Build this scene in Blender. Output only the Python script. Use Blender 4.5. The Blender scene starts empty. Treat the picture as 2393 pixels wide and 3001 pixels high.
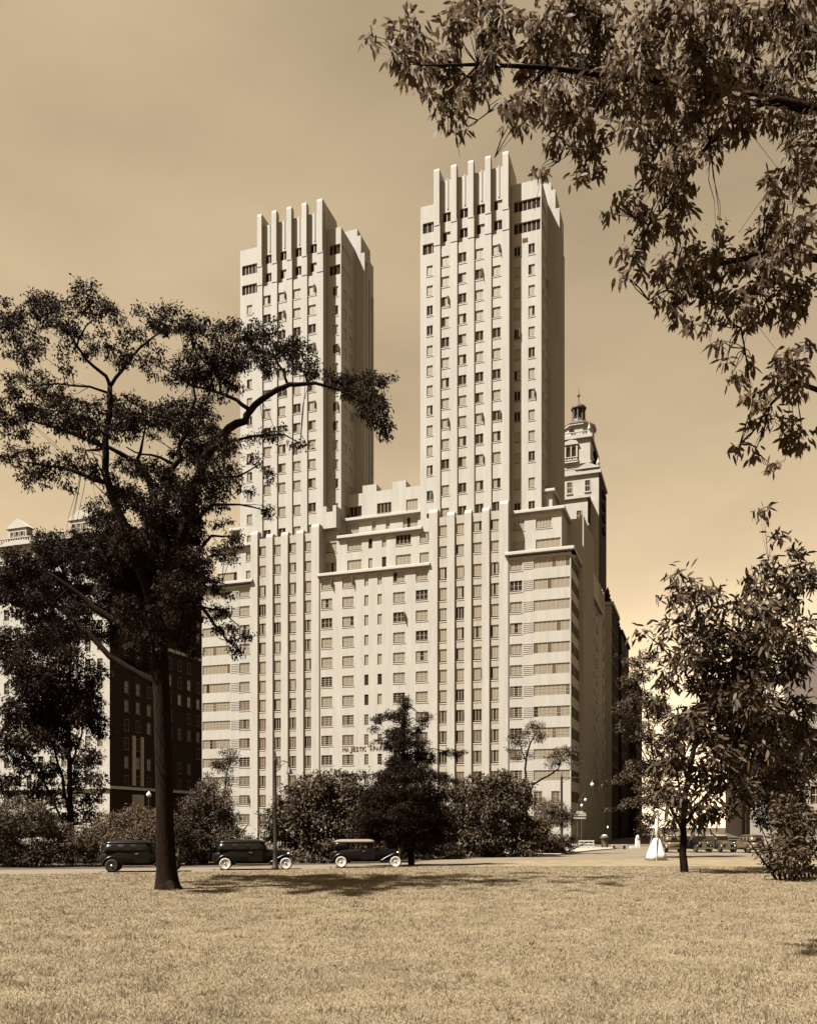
import bpy, bmesh, math, random
import numpy as np
from mathutils import Vector, Matrix
from mathutils.geometry import tessellate_polygon

R = math.radians
random.seed(7)
rng = np.random.default_rng(11)
scene = bpy.context.scene
col = scene.collection

# ------------------------------------------------------------------ camera
F, CX, YH, EYE = 2554.0, 1196.5, 2425.0, 2.5      # survey of the photograph (2393 x 3001)
cam_d = bpy.data.cameras.new('camera')
cam_d.sensor_fit = 'HORIZONTAL'; cam_d.sensor_width = 36.0
cam_d.lens = 36.0 * F / 2393.0
cam_d.shift_y = (YH - 1500.5) / 2393.0            # rising front of the view camera
cam_d.clip_start = 0.1; cam_d.clip_end = 6000
cam = bpy.data.objects.new('camera', cam_d); col.objects.link(cam)
cam.location = (0, 0, EYE); cam.rotation_euler = (R(90), 0, 0)
scene.camera = cam

# ------------------------------------------------------------------ sky and sun
SUN_EL, SUN_A = R(58), R(27)
S = Vector((-math.cos(SUN_EL) * math.cos(SUN_A), -math.cos(SUN_EL) * math.sin(SUN_A), math.sin(SUN_EL)))
world = bpy.data.worlds.new('World'); scene.world = world; world.use_nodes = True
nt = world.node_tree; nt.nodes.clear()
sky = nt.nodes.new('ShaderNodeTexSky'); sky.sky_type = 'NISHITA'; sky.sun_disc = False
sky.sun_elevation = SUN_EL; sky.sun_rotation = math.atan2(S.x, S.y)
sky.air_density = 1.0; sky.dust_density = 0.15; sky.ozone_density = 1.0
bw = nt.nodes.new('ShaderNodeRGBToBW')
tint = nt.nodes.new('ShaderNodeMix'); tint.data_type = 'RGBA'; tint.blend_type = 'MULTIPLY'; tint.inputs[0].default_value = 1.0
tint.inputs[7].default_value = (1.0, 0.765, 0.48, 1)         # toned print: the sky is one warm grey
tc = nt.nodes.new('ShaderNodeTexCoord'); mp = nt.nodes.new('ShaderNodeMapping')
mp.inputs['Scale'].default_value = (1.2, 1.2, 3.2)
cn = nt.nodes.new('ShaderNodeTexNoise'); cn.inputs['Scale'].default_value = 1.6; cn.inputs['Detail'].default_value = 5; cn.inputs['Roughness'].default_value = 0.5
cr = nt.nodes.new('ShaderNodeMapRange'); cr.inputs[1].default_value = 0.36; cr.inputs[2].default_value = 0.68
cr.inputs[3].default_value = 0.86; cr.inputs[4].default_value = 1.25
vm = nt.nodes.new('ShaderNodeVectorMath'); vm.operation = 'SCALE'
bg = nt.nodes.new('ShaderNodeBackground'); bg.inputs[1].default_value = 0.05
wo = nt.nodes.new('ShaderNodeOutputWorld')
lk = nt.links.new
lk(sky.outputs[0], bw.inputs[0]); lk(bw.outputs[0], tint.inputs[6])
lk(tc.outputs['Generated'], mp.inputs[0]); lk(mp.outputs[0], cn.inputs['Vector']); lk(cn.outputs[0], cr.inputs[0])
lk(tint.outputs[2], vm.inputs[0]); lk(cr.outputs[0], vm.inputs['Scale']); lk(vm.outputs[0], bg.inputs[0]); lk(bg.outputs[0], wo.inputs[0])

sun_d = bpy.data.lights.new('sun', 'SUN'); sun_d.energy = 5.0; sun_d.angle = R(0.53); sun_d.color = (1.0, 0.99, 0.96)
sun = bpy.data.objects.new('sun', sun_d); col.objects.link(sun)
sun.rotation_euler = (-S).to_track_quat('-Z', 'Y').to_euler(); sun.location = S * 200
scene.view_settings.view_transform = 'Standard'; scene.view_settings.look = 'None'
scene.view_settings.exposure = 2.5; scene.view_settings.gamma = 1.0

# ------------------------------------------------------------------ helpers
def P(px, py, Y):
    """a point at distance Y in the direction of photograph pixel (px, py)"""
    return Vector(((px - CX) / F * Y, Y, EYE + (YH - py) / F * Y))

def mat(name, c, rough=0.85, spec=0.25, var=0.0, scale=4.0, bump=0.0, bscale=None, stretch=(1, 1, 1), metal=0.0, transl=0.0, island=0.0, coords='Object', coat=0.0):
    m = bpy.data.materials.new(name); m.use_nodes = True
    t = m.node_tree; b = t.nodes['Principled BSDF']; L = t.links.new
    b.inputs['Roughness'].default_value = rough; b.inputs['Specular IOR Level'].default_value = spec
    b.inputs['Metallic'].default_value = metal; b.inputs['Coat Weight'].default_value = coat
    b.inputs['Base Color'].default_value = (*c, 1)
    out = None
    if var > 0 or bump > 0:
        tcn = t.nodes.new('ShaderNodeTexCoord'); mpn = t.nodes.new('ShaderNodeMapping'); mpn.inputs['Scale'].default_value = stretch
        L(tcn.outputs[coords], mpn.inputs[0])
    if var > 0:
        n = t.nodes.new('ShaderNodeTexNoise'); n.inputs['Scale'].default_value = scale; n.inputs['Detail'].default_value = 6; n.inputs['Roughness'].default_value = 0.65
        L(mpn.outputs[0], n.inputs['Vector'])
        r = t.nodes.new('ShaderNodeValToRGB'); r.color_ramp.elements[0].position = 0.3; r.color_ramp.elements[1].position = 0.7
        lo = [x * (1 - var) for x in c]; hi = [min(1, x * (1 + var)) for x in c]
        r.color_ramp.elements[0].color = (*lo, 1); r.color_ramp.elements[1].color = (*hi, 1)
        L(n.outputs[0], r.inputs[0]); out = r.outputs[0]
    if island > 0:
        g = t.nodes.new('ShaderNodeNewGeometry'); mr = t.nodes.new('ShaderNodeMapRange')
        mr.inputs[3].default_value = 1 - island; mr.inputs[4].default_value = 1 + island
        L(g.outputs['Random Per Island'], mr.inputs[0])
        v = t.nodes.new('ShaderNodeVectorMath'); v.operation = 'SCALE'
        if out: L(out, v.inputs[0])
        else: v.inputs[0].default_value = c
        L(mr.outputs[0], v.inputs['Scale']); out = v.outputs[0]
    if out: L(out, b.inputs['Base Color'])
    if bump > 0:
        n2 = t.nodes.new('ShaderNodeTexNoise'); n2.inputs['Scale'].default_value = bscale or scale * 6; n2.inputs['Detail'].default_value = 4
        L(mpn.outputs[0], n2.inputs['Vector'])
        bp = t.nodes.new('ShaderNodeBump'); bp.inputs['Strength'].default_value = bump; bp.inputs['Distance'].default_value = 0.05
        L(n2.outputs[0], bp.inputs['Height']); L(bp.outputs[0], b.inputs['Normal'])
    if transl > 0:
        tr = t.nodes.new('ShaderNodeBsdfTranslucent'); mx = t.nodes.new('ShaderNodeMixShader'); mx.inputs[0].default_value = transl
        if out: L(out, tr.inputs[0])
        else: tr.inputs[0].default_value = (*c, 1)
        o = t.nodes['Material Output']
        L(b.outputs[0], mx.inputs[1]); L(tr.outputs[0], mx.inputs[2]); L(mx.outputs[0], o.inputs[0])
    return m

M = {}
M['brick'] = mat('pale_brick', (0.1718, 0.1543, 0.1262), var=.11, scale=1.1, bump=.2, bscale=9, stretch=(1, 1, .10))
M['brick2'] = mat('pale_brick_spandrel', (0.1581, 0.1353, 0.1018), var=.14, scale=1.3, bump=.15, bscale=9, stretch=(1, 1, .12))
M['slab'] = mat('terrace_concrete', (0.19, 0.1718, 0.1421), var=.06, scale=.6)
M['frame'] = mat('window_paint', (0.1786, 0.1558, 0.1201), rough=.5)
M['blind'] = mat('window_shade_behind_glass', (0.1026, 0.0813, 0.0524), rough=.35, spec=.5, var=.10, scale=.22)
M['glass'] = mat('window_glass', (0.0418, 0.0251, 0.0137), rough=.12, spec=.6, var=.35, scale=.25)
M['dark'] = mat('unlit_interior_dark', (0.0152, 0.0087, 0.0046), rough=.9, spec=.03)  # near-black flat colour standing for unlit rooms behind openings
M['trim'] = mat('dark_shade_trim', (0.038, 0.0251, 0.0144), var=.12, scale=1.0)  # dark stone; on north windows it paints shade into the surrounds
M['letter'] = mat('sign_letters', (0.0684, 0.0441, 0.0243), rough=.6)
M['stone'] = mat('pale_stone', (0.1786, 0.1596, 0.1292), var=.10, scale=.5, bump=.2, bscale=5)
M['shadebrick'] = mat('shade_toned_dark_brick', (0.0114, 0.0065, 0.0032), spec=.05, var=.18, scale=.6, bump=.2, bscale=8)  # brick darkened so the north walls carry their shade in the colour
M['tanbrick'] = mat('tan_brick', (0.1459, 0.1216, 0.0882), var=.15, scale=.5, bump=.2, bscale=7)
M['roof'] = mat('dark_roof', (0.0266, 0.0167, 0.0099), rough=.8, var=.2, scale=.8)
M['copper'] = mat('weathered_metal', (0.038, 0.0258, 0.0167), rough=.5, var=.2, scale=2)
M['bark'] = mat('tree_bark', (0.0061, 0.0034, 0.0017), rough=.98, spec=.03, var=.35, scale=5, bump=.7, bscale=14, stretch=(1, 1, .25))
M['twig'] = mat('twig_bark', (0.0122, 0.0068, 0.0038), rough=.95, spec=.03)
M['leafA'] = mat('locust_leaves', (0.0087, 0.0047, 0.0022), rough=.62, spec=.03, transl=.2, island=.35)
M['leafB'] = mat('shrub_leaves', (0.0258, 0.016, 0.0078), rough=.62, spec=.1, transl=.06, island=.55)
M['leafC'] = mat('dark_evergreen_needles', (0.0087, 0.0049, 0.0024), rough=.62, spec=.03, transl=.05, island=.5)
M['leafD'] = mat('cherry_leaves', (0.0593, 0.038, 0.0213), rough=.62, spec=.12, transl=.42, island=.14)
M['leafE'] = mat('light_leaves', (0.0441, 0.0281, 0.0144), rough=.62, spec=.12, transl=.10, island=.5)
M['lawn'] = mat('lawn_turf', (0.09, 0.067, 0.038), rough=.95, spec=.1, var=.32, scale=.55, bump=1.0, bscale=18)
M['blade'] = mat('grass_blades', (0.128, 0.097, 0.058), rough=.8, spec=.2, transl=.25, island=.16, var=.15, scale=.38)
M['earth'] = mat('earth', (0.0213, 0.0122, 0.0061), var=.3, scale=.8, bump=.6, bscale=6)
M['asphalt'] = mat('drive_surface', (0.0638, 0.0471, 0.0274), rough=.9, var=.16, scale=.6, bump=.25, bscale=30)
M['street'] = mat('street_asphalt', (0.038, 0.0274, 0.0167), rough=.9, var=.15, scale=.5)
M['pave'] = mat('pavement_stone', (0.1292, 0.1102, 0.0821), rough=.9, var=.12, scale=.8)
M['kerb'] = mat('kerb_stone', (0.1976, 0.1672, 0.1216), rough=.85, var=.15, scale=2)
M['paintblack'] = mat('black_car_enamel', (0.003, 0.002, 0.0012), rough=.3, spec=.12)
M['paintbrown'] = mat('dark_car_enamel', (0.0213, 0.0137, 0.0076), rough=.35, spec=.25)
M['painttan'] = mat('tan_car_enamel', (0.0532, 0.0365, 0.0205), rough=.35, spec=.3)
M['canvas'] = mat('folding_top_canvas', (0.0836, 0.0608, 0.038), rough=.8, var=.12, scale=3)
M['rubber'] = mat('tyre_rubber', (0.0091, 0.0061, 0.0038), rough=.85)
M['whitewall'] = mat('whitewall_rubber', (0.2508, 0.228, 0.19), rough=.7)
M['chrome'] = mat('chrome', (0.42, 0.37, 0.29), rough=.14, metal=1.0)
M['carglass'] = mat('car_window', (0.0091, 0.0061, 0.0038), rough=.15, spec=.08)
M['iron'] = mat('painted_iron', (0.0137, 0.0084, 0.0053), rough=.5)
M['globe'] = mat('opal_globe', (0.3344, 0.323, 0.2926), rough=.25, spec=.5)
M['white'] = mat('white_paint', (0.2736, 0.2584, 0.228), rough=.7, var=.06, scale=2)
M['plate'] = mat('sign_plate', (0.2006, 0.1763, 0.1398), rough=.6)

def link(o): col.objects.link(o); return o
def empty(name, loc=(0, 0, 0), rz=0.0):
    o = bpy.data.objects.new(name, None); link(o); o.location = loc; o.rotation_euler = (0, 0, rz); o.empty_display_size = .2
    return o
def tag(o, label, cat, group=None, kind=None):
    o['label'] = label; o['category'] = cat
    if group: o['group'] = group
    if kind: o['kind'] = kind
    return o

class MB:
    def __init__(s): s.v = []; s.f = []; s.m = []
    def quad(s, a, b, c, d, mi=0):
        n = len(s.v); s.v += [tuple(a), tuple(b), tuple(c), tuple(d)]; s.f.append((n, n + 1, n + 2, n + 3)); s.m.append(mi)
    def box(s, x0, x1, y0, y1, z0, z1, mi=0):
        n = len(s.v)
        s.v += [(x0, y0, z0), (x1, y0, z0), (x1, y1, z0), (x0, y1, z0), (x0, y0, z1), (x1, y0, z1), (x1, y1, z1), (x0, y1, z1)]
        for f in ((0, 3, 2, 1), (4, 5, 6, 7), (0, 1, 5, 4), (1, 2, 6, 5), (2, 3, 7, 6), (3, 0, 4, 7)):
            s.f.append(tuple(n + i for i in f)); s.m.append(mi)
    def rings(s, rs, cap0=True, cap1=True, mi=0, closed=True):
        n = len(s.v); k = len(rs[0])
        for r in rs: s.v += [tuple(p) for p in r]
        for i in range(len(rs) - 1):
            for j in range(k if closed else k - 1):
                a = n + i * k + j; b = n + i * k + (j + 1) % k
                s.f.append((a, b, b + k, a + k)); s.m.append(mi)
        if cap0: s.f.append(tuple(n + j for j in reversed(range(k)))); s.m.append(mi)
        if cap1: s.f.append(tuple(n + (len(rs) - 1) * k + j for j in range(k))); s.m.append(mi)
    def tube(s, pts, rad, n=7, mi=0, cap=True):
        pts = [Vector(p) for p in pts]; rs = []
        for i, p in enumerate(pts):
            d = (pts[min(i + 1, len(pts) - 1)] - pts[max(i - 1, 0)]).normalized()
            ref = Vector((0, 1, 0)) if abs(d.y) < .9 else Vector((1, 0, 0))
            a = d.cross(ref).normalized(); b = d.cross(a).normalized()
            r = rad[i] if hasattr(rad, '__len__') else rad
            rs.append([p + a * (r * math.cos(2 * math.pi * j / n)) + b * (r * math.sin(2 * math.pi * j / n)) for j in range(n)])
        s.rings(rs, cap, cap, mi)
    def lathe(s, prof, c=(0, 0, 0), n=14, axis='z', mi=0):
        rs = []
        for (r, h) in prof:
            ring = []
            for j in range(n):
                a = 2 * math.pi * j / n; x, y = r * math.cos(a), r * math.sin(a)
                if axis == 'z': p = (c[0] + x, c[1] + y, c[2] + h)
                elif axis == 'y': p = (c[0] + x, c[1] + h, c[2] + y)
                else: p = (c[0] + h, c[1] + x, c[2] + y)
                ring.append(p)
            rs.append(ring)
        s.rings(rs, True, True, mi)
    def prism(s, poly, axis, a0, a1, mi=0):
        """polygon of (u, z) pairs swept along x or y"""
        def pt(u, z, a): return (a, u, z) if axis == 'x' else (u, a, z)
        s.rings([[pt(u, z, a0) for u, z in poly], [pt(u, z, a1) for u, z in poly]], True, True, mi)
    def wall(s, o, ax, inw, w, h, holes, dep, mi=0):
        """wall sheet with real openings; o origin, ax unit vector along, inw inward vector, holes (x0,x1,z0,z1)"""
        o, ax, inw = Vector(o), Vector(ax), Vector(inw); az = Vector((0, 0, 1))
        hs = [(max(0, a), min(w, b), max(0, c), min(h, d)) for a, b, c, d in holes]
        xs = sorted(set([0, w] + [round(x, 4) for q in hs for x in q[:2]])); zs = sorted(set([0, h] + [round(z, 4) for q in hs for z in q[2:]]))
        idx = {}
        def vid(i, j):
            if (i, j) not in idx:
                idx[(i, j)] = len(s.v); s.v.append(tuple(o + ax * xs[i] + az * zs[j]))
            return idx[(i, j)]
        for i in range(len(xs) - 1):
            for j in range(len(zs) - 1):
                cx_, cz_ = (xs[i] + xs[i + 1]) / 2, (zs[j] + zs[j + 1]) / 2
                if any(a < cx_ < b and c < cz_ < d for a, b, c, d in hs): continue
                s.f.append((vid(i, j), vid(i + 1, j), vid(i + 1, j + 1), vid(i, j + 1))); s.m.append(mi)
        for a, b, c, d in hs:
            p = [o + ax * a + az * c, o + ax * b + az * c, o + ax * b + az * d, o + ax * a + az * d]
            for k in range(4):
                q0, q1 = p[k], p[(k + 1) % 4]
                s.quad(q0, q1, q1 + inw * dep, q0 + inw * dep, mi)
    def mesh(s, name, mats, smooth=False):
        me = bpy.data.meshes.new(name); me.from_pydata(s.v, [], s.f)
        for m in (mats if isinstance(mats, (list, tuple)) else [mats]): me.materials.append(m)
        if any(s.m): me.polygons.foreach_set('material_index', s.m)
        if smooth: me.polygons.foreach_set('use_smooth', [True] * len(s.f))
        me.update(); return me
    def build(s, name, mats, parent=None, smooth=False):
        o = link(bpy.data.objects.new(name, s.mesh(name, mats, smooth))); o.parent = parent
        return o

def fast_mesh(name, V, n, m):
    """V: (N*n,3) float array, every n consecutive verts one face"""
    me = bpy.data.meshes.new(name); nv = len(V); nf = nv // n
    me.vertices.add(nv); me.vertices.foreach_set('co', V.astype(np.float32).ravel())
    me.loops.add(nv); me.loops.foreach_set('vertex_index', np.arange(nv, dtype=np.int32))
    me.polygons.add(nf); me.polygons.foreach_set('loop_start', np.arange(0, nv, n, dtype=np.int32))
    me.polygons.foreach_set('loop_total', np.full(nf, n, dtype=np.int32))
    me.update(calc_edges=True); me.materials.append(m)
    return me

def unit(a): return a / np.maximum(np.linalg.norm(a, axis=1, keepdims=True), 1e-9)
def leaf_verts(Pn, D, Ln, Wn, up=0.0):
    """diamond leaves, base at Pn pointing along D"""
    N = len(Pn); D = unit(D); Sd = unit(np.cross(D, unit(unit(rng.normal(size=(N, 3))) + np.array([0, 0, up])))) * (Wn[:, None] / 2)
    mid = Pn + D * (Ln * .45)[:, None]; tip = Pn + D * Ln[:, None]; tip[:, 2] -= Ln * .12
    V = np.empty((N, 4, 3)); V[:, 0] = Pn; V[:, 1] = mid + Sd; V[:, 2] = tip; V[:, 3] = mid - Sd
    return V.reshape(-1, 3)

def leaf_verts6(Pn, D, Ln, Wn, up=0.0):
    N = len(Pn); D = unit(D); Sd = unit(np.cross(D, unit(unit(rng.normal(size=(N, 3))) + np.array([0, 0, up])))) * (Wn[:, None] / 2)
    V = np.empty((N, 6, 3)); V[:, 0] = Pn; V[:, 3] = Pn + D * Ln[:, None]; V[:, 3, 2] -= Ln * .14
    for k, (t, w_, dz) in {1: (.28, .85, 0), 5: (.28, -.85, 0), 2: (.64, .9, .05), 4: (.64, -.9, .05)}.items():
        V[:, k] = Pn + D * (Ln * t)[:, None] + Sd * w_; V[:, k, 2] -= Ln * dz
    return V.reshape(-1, 3)
def pad_leaves(pads, leaf=(.16, .055), clus=22, sig=.17, dens=1.0, droop=.5, shell=.55, up=0.0, shape=None):
    """pads: (centre xyz, (rx, ry, rz)[, weight]) ellipsoids filled with clusters of leaves -> vertex array"""
    out = []
    for pd in pads:
        c, r = np.array(pd[0]), np.array(pd[1]); w = pd[2] if len(pd) > 2 else 1.0
        area = math.pi * r[0] * r[2]; nl = max(30, int(dens * w * area / (leaf[0] * leaf[1] * .5) * .95 * (1 + .35 * r[1])))
        nc = max(2, nl // clus)
        d = unit(rng.normal(size=(nc, 3))); rad = rng.uniform(shell ** 3, 1, size=nc) ** (1 / 3)
        rad = np.where(rng.uniform(size=nc) < .3, rng.uniform(size=nc), rad)
        cc = c + d * rad[:, None] * r
        pos = np.repeat(cc, clus, axis=0) + rng.normal(size=(nc * clus, 3)) * np.array([sig, sig, sig * .7])
        N = len(pos)
        D = unit(rng.normal(size=(N, 3))) + np.repeat(d, clus, axis=0) * .5; D[:, 2] -= droop
        out.append((shape or leaf_verts)(pos, D, leaf[0] * rng.uniform(.65, 1.25, N), leaf[1] * rng.uniform(.7, 1.25, N), up))
    return np.concatenate(out)

def px_pads(lst, Y, dy=1.5, jit=1.0, depth=1.0):
    """(px, py, rx, ry[, w]) in photograph pixels at distance about Y -> world ellipsoids"""
    out = []
    for q in lst:
        y = Y + rng.uniform(-dy, dy); p = P(q[0] + rng.normal() * 4 * jit, q[1] + rng.normal() * 3 * jit, y); k = y / F
        out.append((tuple(p), (q[2] * k, max(q[2], q[3]) * k * depth, q[3] * k), q[4] if len(q) > 4 else 1.0))
    return out

def skeleton(mb, lines, Y, wob=.06):
    """each line: list of (px, py, radius[, dY]) -> tubes; returns sampled points for twigs"""
    pts = []
    for ln in lines:
        ps = [P(q[0], q[1], Y + (q[3] if len(q) > 3 else 0)) for q in ln]; rs = [q[2] for q in ln]
        pp, rr = [], []
        for i in range(len(ps) - 1):
            n = max(2, int((ps[i + 1] - ps[i]).length / .45))
            for k in range(n):
                t = k / n; p = ps[i].lerp(ps[i + 1], t)
                if (0 < i or k > 0) and rs[i] < .3: p = p + Vector(rng.normal(size=3) * wob * min(.6, rs[i] * 5 + .1))
                pp.append(p); rr.append(rs[i] * (1 - t) + rs[i + 1] * t)
        pp.append(ps[-1]); rr.append(rs[-1])
        mb.tube(pp, rr, 8); pts += list(zip(pp, rr))
    return pts

def twigs(mb, pads, pts, r0=.022, k=3, wob=.1):
    """thin curved twigs from the nearest limb into each pad"""
    A = np.array([tuple(p) for p, r in pts])
    for pd in pads:
        c, r = np.array(pd[0]), np.array(pd[1])
        i = int(np.argmin(((A - c) ** 2).sum(1) + rng.uniform(0, .4, len(A)))); a = A[i]
        for _ in range(k):
            e = c + unit(rng.normal(size=(1, 3)))[0] * r * .7
            m1 = a * .6 + e * .4 + rng.normal(size=3) * wob + np.array([0, 0, wob]); m2 = a * .25 + e * .75 + rng.normal(size=3) * wob * .6 + np.array([0, 0, wob * .6])
            mb.tube([a, m1, m2, e], [r0 * 1.3, r0, r0 * .7, r0 * .35], 4, cap=False)

def leaf_part(name, V, m, parent, kind=None, n=4):
    o = link(bpy.data.objects.new(name, fast_mesh(name, V, n, m))); o.parent = parent
    if kind: o['kind'] = kind
    return o

# ================================================================== the ground
TH = R(18.9)
U = Vector((math.cos(TH), -math.sin(TH), 0)); Vv = Vector((math.sin(TH), math.cos(TH), 0))   # along / into the avenue block
LC = Vector((-34.371, 145.122, 0))                    # south corner of the apartment house
def site(s, d, z=0): return LC + U * s + Vv * d + Vector((0, 0, z))
def sheet(name, poly, z, m, kind='structure'):
    tris = tessellate_polygon([[Vector((x, y, 0)) for x, y in poly]])
    me = bpy.data.meshes.new(name); me.from_pydata([(x, y, z) for x, y in poly], [], [tuple(t) for t in tris]); me.materials.append(m)
    bm = bmesh.new(); bm.from_mesh(me); bmesh.ops.recalc_face_normals(bm, faces=bm.faces)
    if bm.faces and bm.faces[0].normal.z < 0: bmesh.ops.reverse_faces(bm, faces=bm.faces)
    bm.to_mesh(me); bm.free()
    o = link(bpy.data.objects.new(name, me)); o['kind'] = kind
    return o
sheet('ground', [(-2500, -300), (2500, -300), (2500, 3500), (-2500, 3500)], -.06, M['earth'])
NEAR = [(-90, 33), (-30, 44), (-20, 46.5), (-11, 49), (-7.5, 51.3), (-4, 53), (0, 54.6), (4, 59.5), (9, 65), (20, 67.5), (32, 68), (90, 68)]
FAR = [(-90, 43), (-30, 51), (-20, 53), (-11, 56), (-7.5, 58.5), (-4, 60), (0, 63), (3, 69.5), (9, 74), (13.7, 79), (17.0, 87), (21, 97), (27, 107)]
lawn_poly = [(-90, -40)] + NEAR + [(90, -40)]
sheet('lawn', lawn_poly, 0.0, M['lawn'])
road = NEAR + [(90, 104)] + [tuple(site(88, -6)[:2]), tuple(site(61, -6)[:2])] + FAR[::-1]
sheet('park_drive', road, -.045, M['asphalt'])
a, b, c, d = site(-120, -22), site(55, -22), site(55, -5), site(-120, -5)
sheet('avenue', [tuple(q[:2]) for q in (a, b, c, d)], -.05, M['street'])
a, b, c, d = site(-120, -4.9), site(62.5, -4.9), site(62.5, 0), site(-120, 0)
mb = MB(); poly = [tuple(q[:2]) for q in (a, b, c, d)]
mb.rings([[(x, y, -.05) for x, y in poly], [(x, y, .10) for x, y in poly]], False, True)
o = mb.build('pavement', M['pave']); o['kind'] = 'structure'
a, b, c, d = site(61.5, -5), site(84, -5), site(84, 400), site(61.5, 400)
sheet('side_street', [tuple(q[:2]) for q in (a, b, c, d)], -.04, M['street'])
# paved corner of the park entrance, with a real kerb step
isl = [(10.5, 76), (13.3, 78.6), (14.8, 82), (16.8, 87.5), (19.5, 93), (24, 101.5), (24.5, 106), (18, 106), (12, 95), (9, 84)]
mb = MB(); mb.rings([[(x, y, -.05) for x, y in isl], [(x, y, .09) for x, y in isl]], False, True)
o = mb.build('entrance_pavement', M['pave']); o['kind'] = 'structure'

# ================================================================== the apartment house
apt = empty('apartment_building', LC, -TH)
tag(apt, 'pale brick twin-towered apartment house with finned tower tops and stepped terraces', 'building')
_wm = {}
def frame_mesh(w, h, nl, mt, gap):
    k = ('f', round(w, 2), round(h, 2), nl, mt, gap)
    if k not in _wm:
        m = MB(); t = .055
        m.box(0, t, -.03, .05, 0, h); m.box(w - t, w, -.03, .05, 0, h); m.box(t, w - t, -.028, .05, h - t, h); m.box(t, w - t, -.05, .05, 0, t)
        zb = h * .13 if gap else t
        if gap: m.box(t, w - t, -.028, .05, zb - .03, zb + .03)
        for i in range(1, nl): m.box(w * i / nl - .032, w * i / nl + .032, -.026, .05, zb, h - t)
        for j in range(1, mt):
            z = zb + (h - zb) * j / mt; m.box(t, w - t, -.015, .04, z - .018, z + .018)
        if gap:
            m.quad((t, .02, t), (w - t, .02, t), (w - t, .02, zb - .03), (t, .02, zb - .03), 1)
            m.box(-.10, w + .10, -.17, -.031, -.13, -.01, 0)
        _wm[k] = m.mesh('window', [M['frame'], M['dark']])
    return _wm[k]
def pane_mesh(w, h):
    k = ('p', round(w, 3), round(h, 3))
    if k not in _wm:
        m = MB(); m.box(0, w, .012, .03, 0, h); _wm[k] = m.mesh('pane', M['blind'])
    return _wm[k]
def inst(name, me, parent, loc, rz=0, m=None):
    o = bpy.data.objects.new(name, me); col.objects.link(o); o.parent = parent; o.location = loc
    if rz: o.rotation_euler = (0, 0, rz)
    if m is not None:
        o.material_slots[0].link = 'OBJECT'; o.material_slots[0].material = m
    return o
def leaf_mats(nl, mode):
    r = random.random()
    if mode == 'low':
        q = ['glass'] * nl
        if r < .22: q[nl // 2] = 'dark'
        elif r < .34: q = ['dark'] * nl
        elif r < .5: q[random.randrange(nl)] = 'dark'
        return q
    if mode == 'main':
        if r < .66: return ['blind'] * nl
        if r < .78: return ['dark'] * nl
        q = ['blind'] * nl; q[random.randrange(nl)] = 'dark'; return q
    if mode == 'ribbon':
        q = [('blind' if random.random() < .9 else 'glass') for _ in range(nl)]
        if r < .15: q[random.randrange(nl)] = 'dark'
        return q
    if mode == 'tower':
        if r < .46: return ['blind'] * nl
        if r < .72: return ['dark'] * nl
        q = ['blind'] * nl; q[random.randrange(nl)] = 'dark'; return q
    return ['dark'] * nl
def window(name, x, z, w, h, y, nl=3, mode='main', mt=1, rz=0, parent=None, gap=True, base=None):
    """(x, y, z) lower left corner of the opening in the building's own axes"""
    wo_ = inst(name, frame_mesh(w, h, nl, mt, gap), parent or apt, (x, y, z), rz)
    zb = h * .13 + .03 if gap else .055
    for i, mm in enumerate(base or leaf_mats(nl, mode)):
        x0 = w * i / nl + (.055 if i == 0 else .032); x1 = w * (i + 1) / nl - (.055 if i == nl - 1 else .032)
        inst('pane', pane_mesh(x1 - x0, h - zb - .055), wo_, (x0, 0, zb), 0, M[mm])
    if nl > 1 and mode in ('main', 'tower', 'low') and random.random() < .07:      # a casement leaf swung out
        lw = w / nl * .9; inst('casement', pane_mesh(lw, h - zb - .06), wo_, (w - .04, -.04, zb), R(-100 + random.uniform(-15, 20)), M['frame'])
    return wo_

ROW = [41.8 - 3.095 * i for i in range(13)]
PL = [(9.2, 10.47), (12.0, 13.2), (14.7, 15.92), (17.4, 18.66), (20.05, 21.4)]
PR = [(39.65, 41.0), (42.5, 43.67), (45.2, 46.27), (47.9, 49.01), (50.5, 51.86)]
REV = .22
def front(name, x0, x1, z0, z1, y, holes, m='brick', parent=None):
    b_ = MB(); b_.wall((x0, y, z0), (1, 0, 0), (0, 1, 0), x1 - x0, z1 - z0, [(p - x0, q - x0, r - z0, t - z0) for p, q, r, t in holes], REV)
    return b_.build(name, M[m], parent or apt)

# --- main block: flanks, pier bays, centre
def flank(x0, x1, rib, colw, right):
    hs = []
    for i, t in enumerate(ROW):
        hs.append((colw[0], colw[1], t - 1.65, t)); mode = 'low' if t < 24 else 'main'
        window('window', colw[0], t - 1.65, colw[1] - colw[0], 1.65, .12, 3, mode, 4 if t < 30 else 2)
        if i >= 11 and right:
            for xa in (55.65, 58.2):
                hs.append((xa, xa + 1.2, t - 1.8, t)); window('window', xa, t - 1.8, 1.2, 1.8, .12, 2, 'low', 2)
        else:
            hs.append((rib[0], rib[1], t - 1.6, t - .05)); window('ribbon_window', rib[0], t - 1.6, rib[1] - rib[0], 1.55, .10, 8, 'ribbon', 3 if t < 24 else 1, gap=False)
            bd = MB()
            for k in range(6):
                xa, xb = (colw[1] + .12, rib[0] - .12) if right else (rib[1] + .12, colw[0] - .12)
                bd.box(xa, xb, -.045, .0, t - 1.55 + k * .28, t - 1.44 + k * .28)
            bd.build('brick_band', M['brick'], apt)
    front('wall', x0, x1, -.3, 42.2, 0, hs)
flank(0, 9.2, (.12, 5.35), (7.05, 8.95), False)
flank(51.86, 61, (55.61, 60.88), (52.08, 53.93), True)
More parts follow.
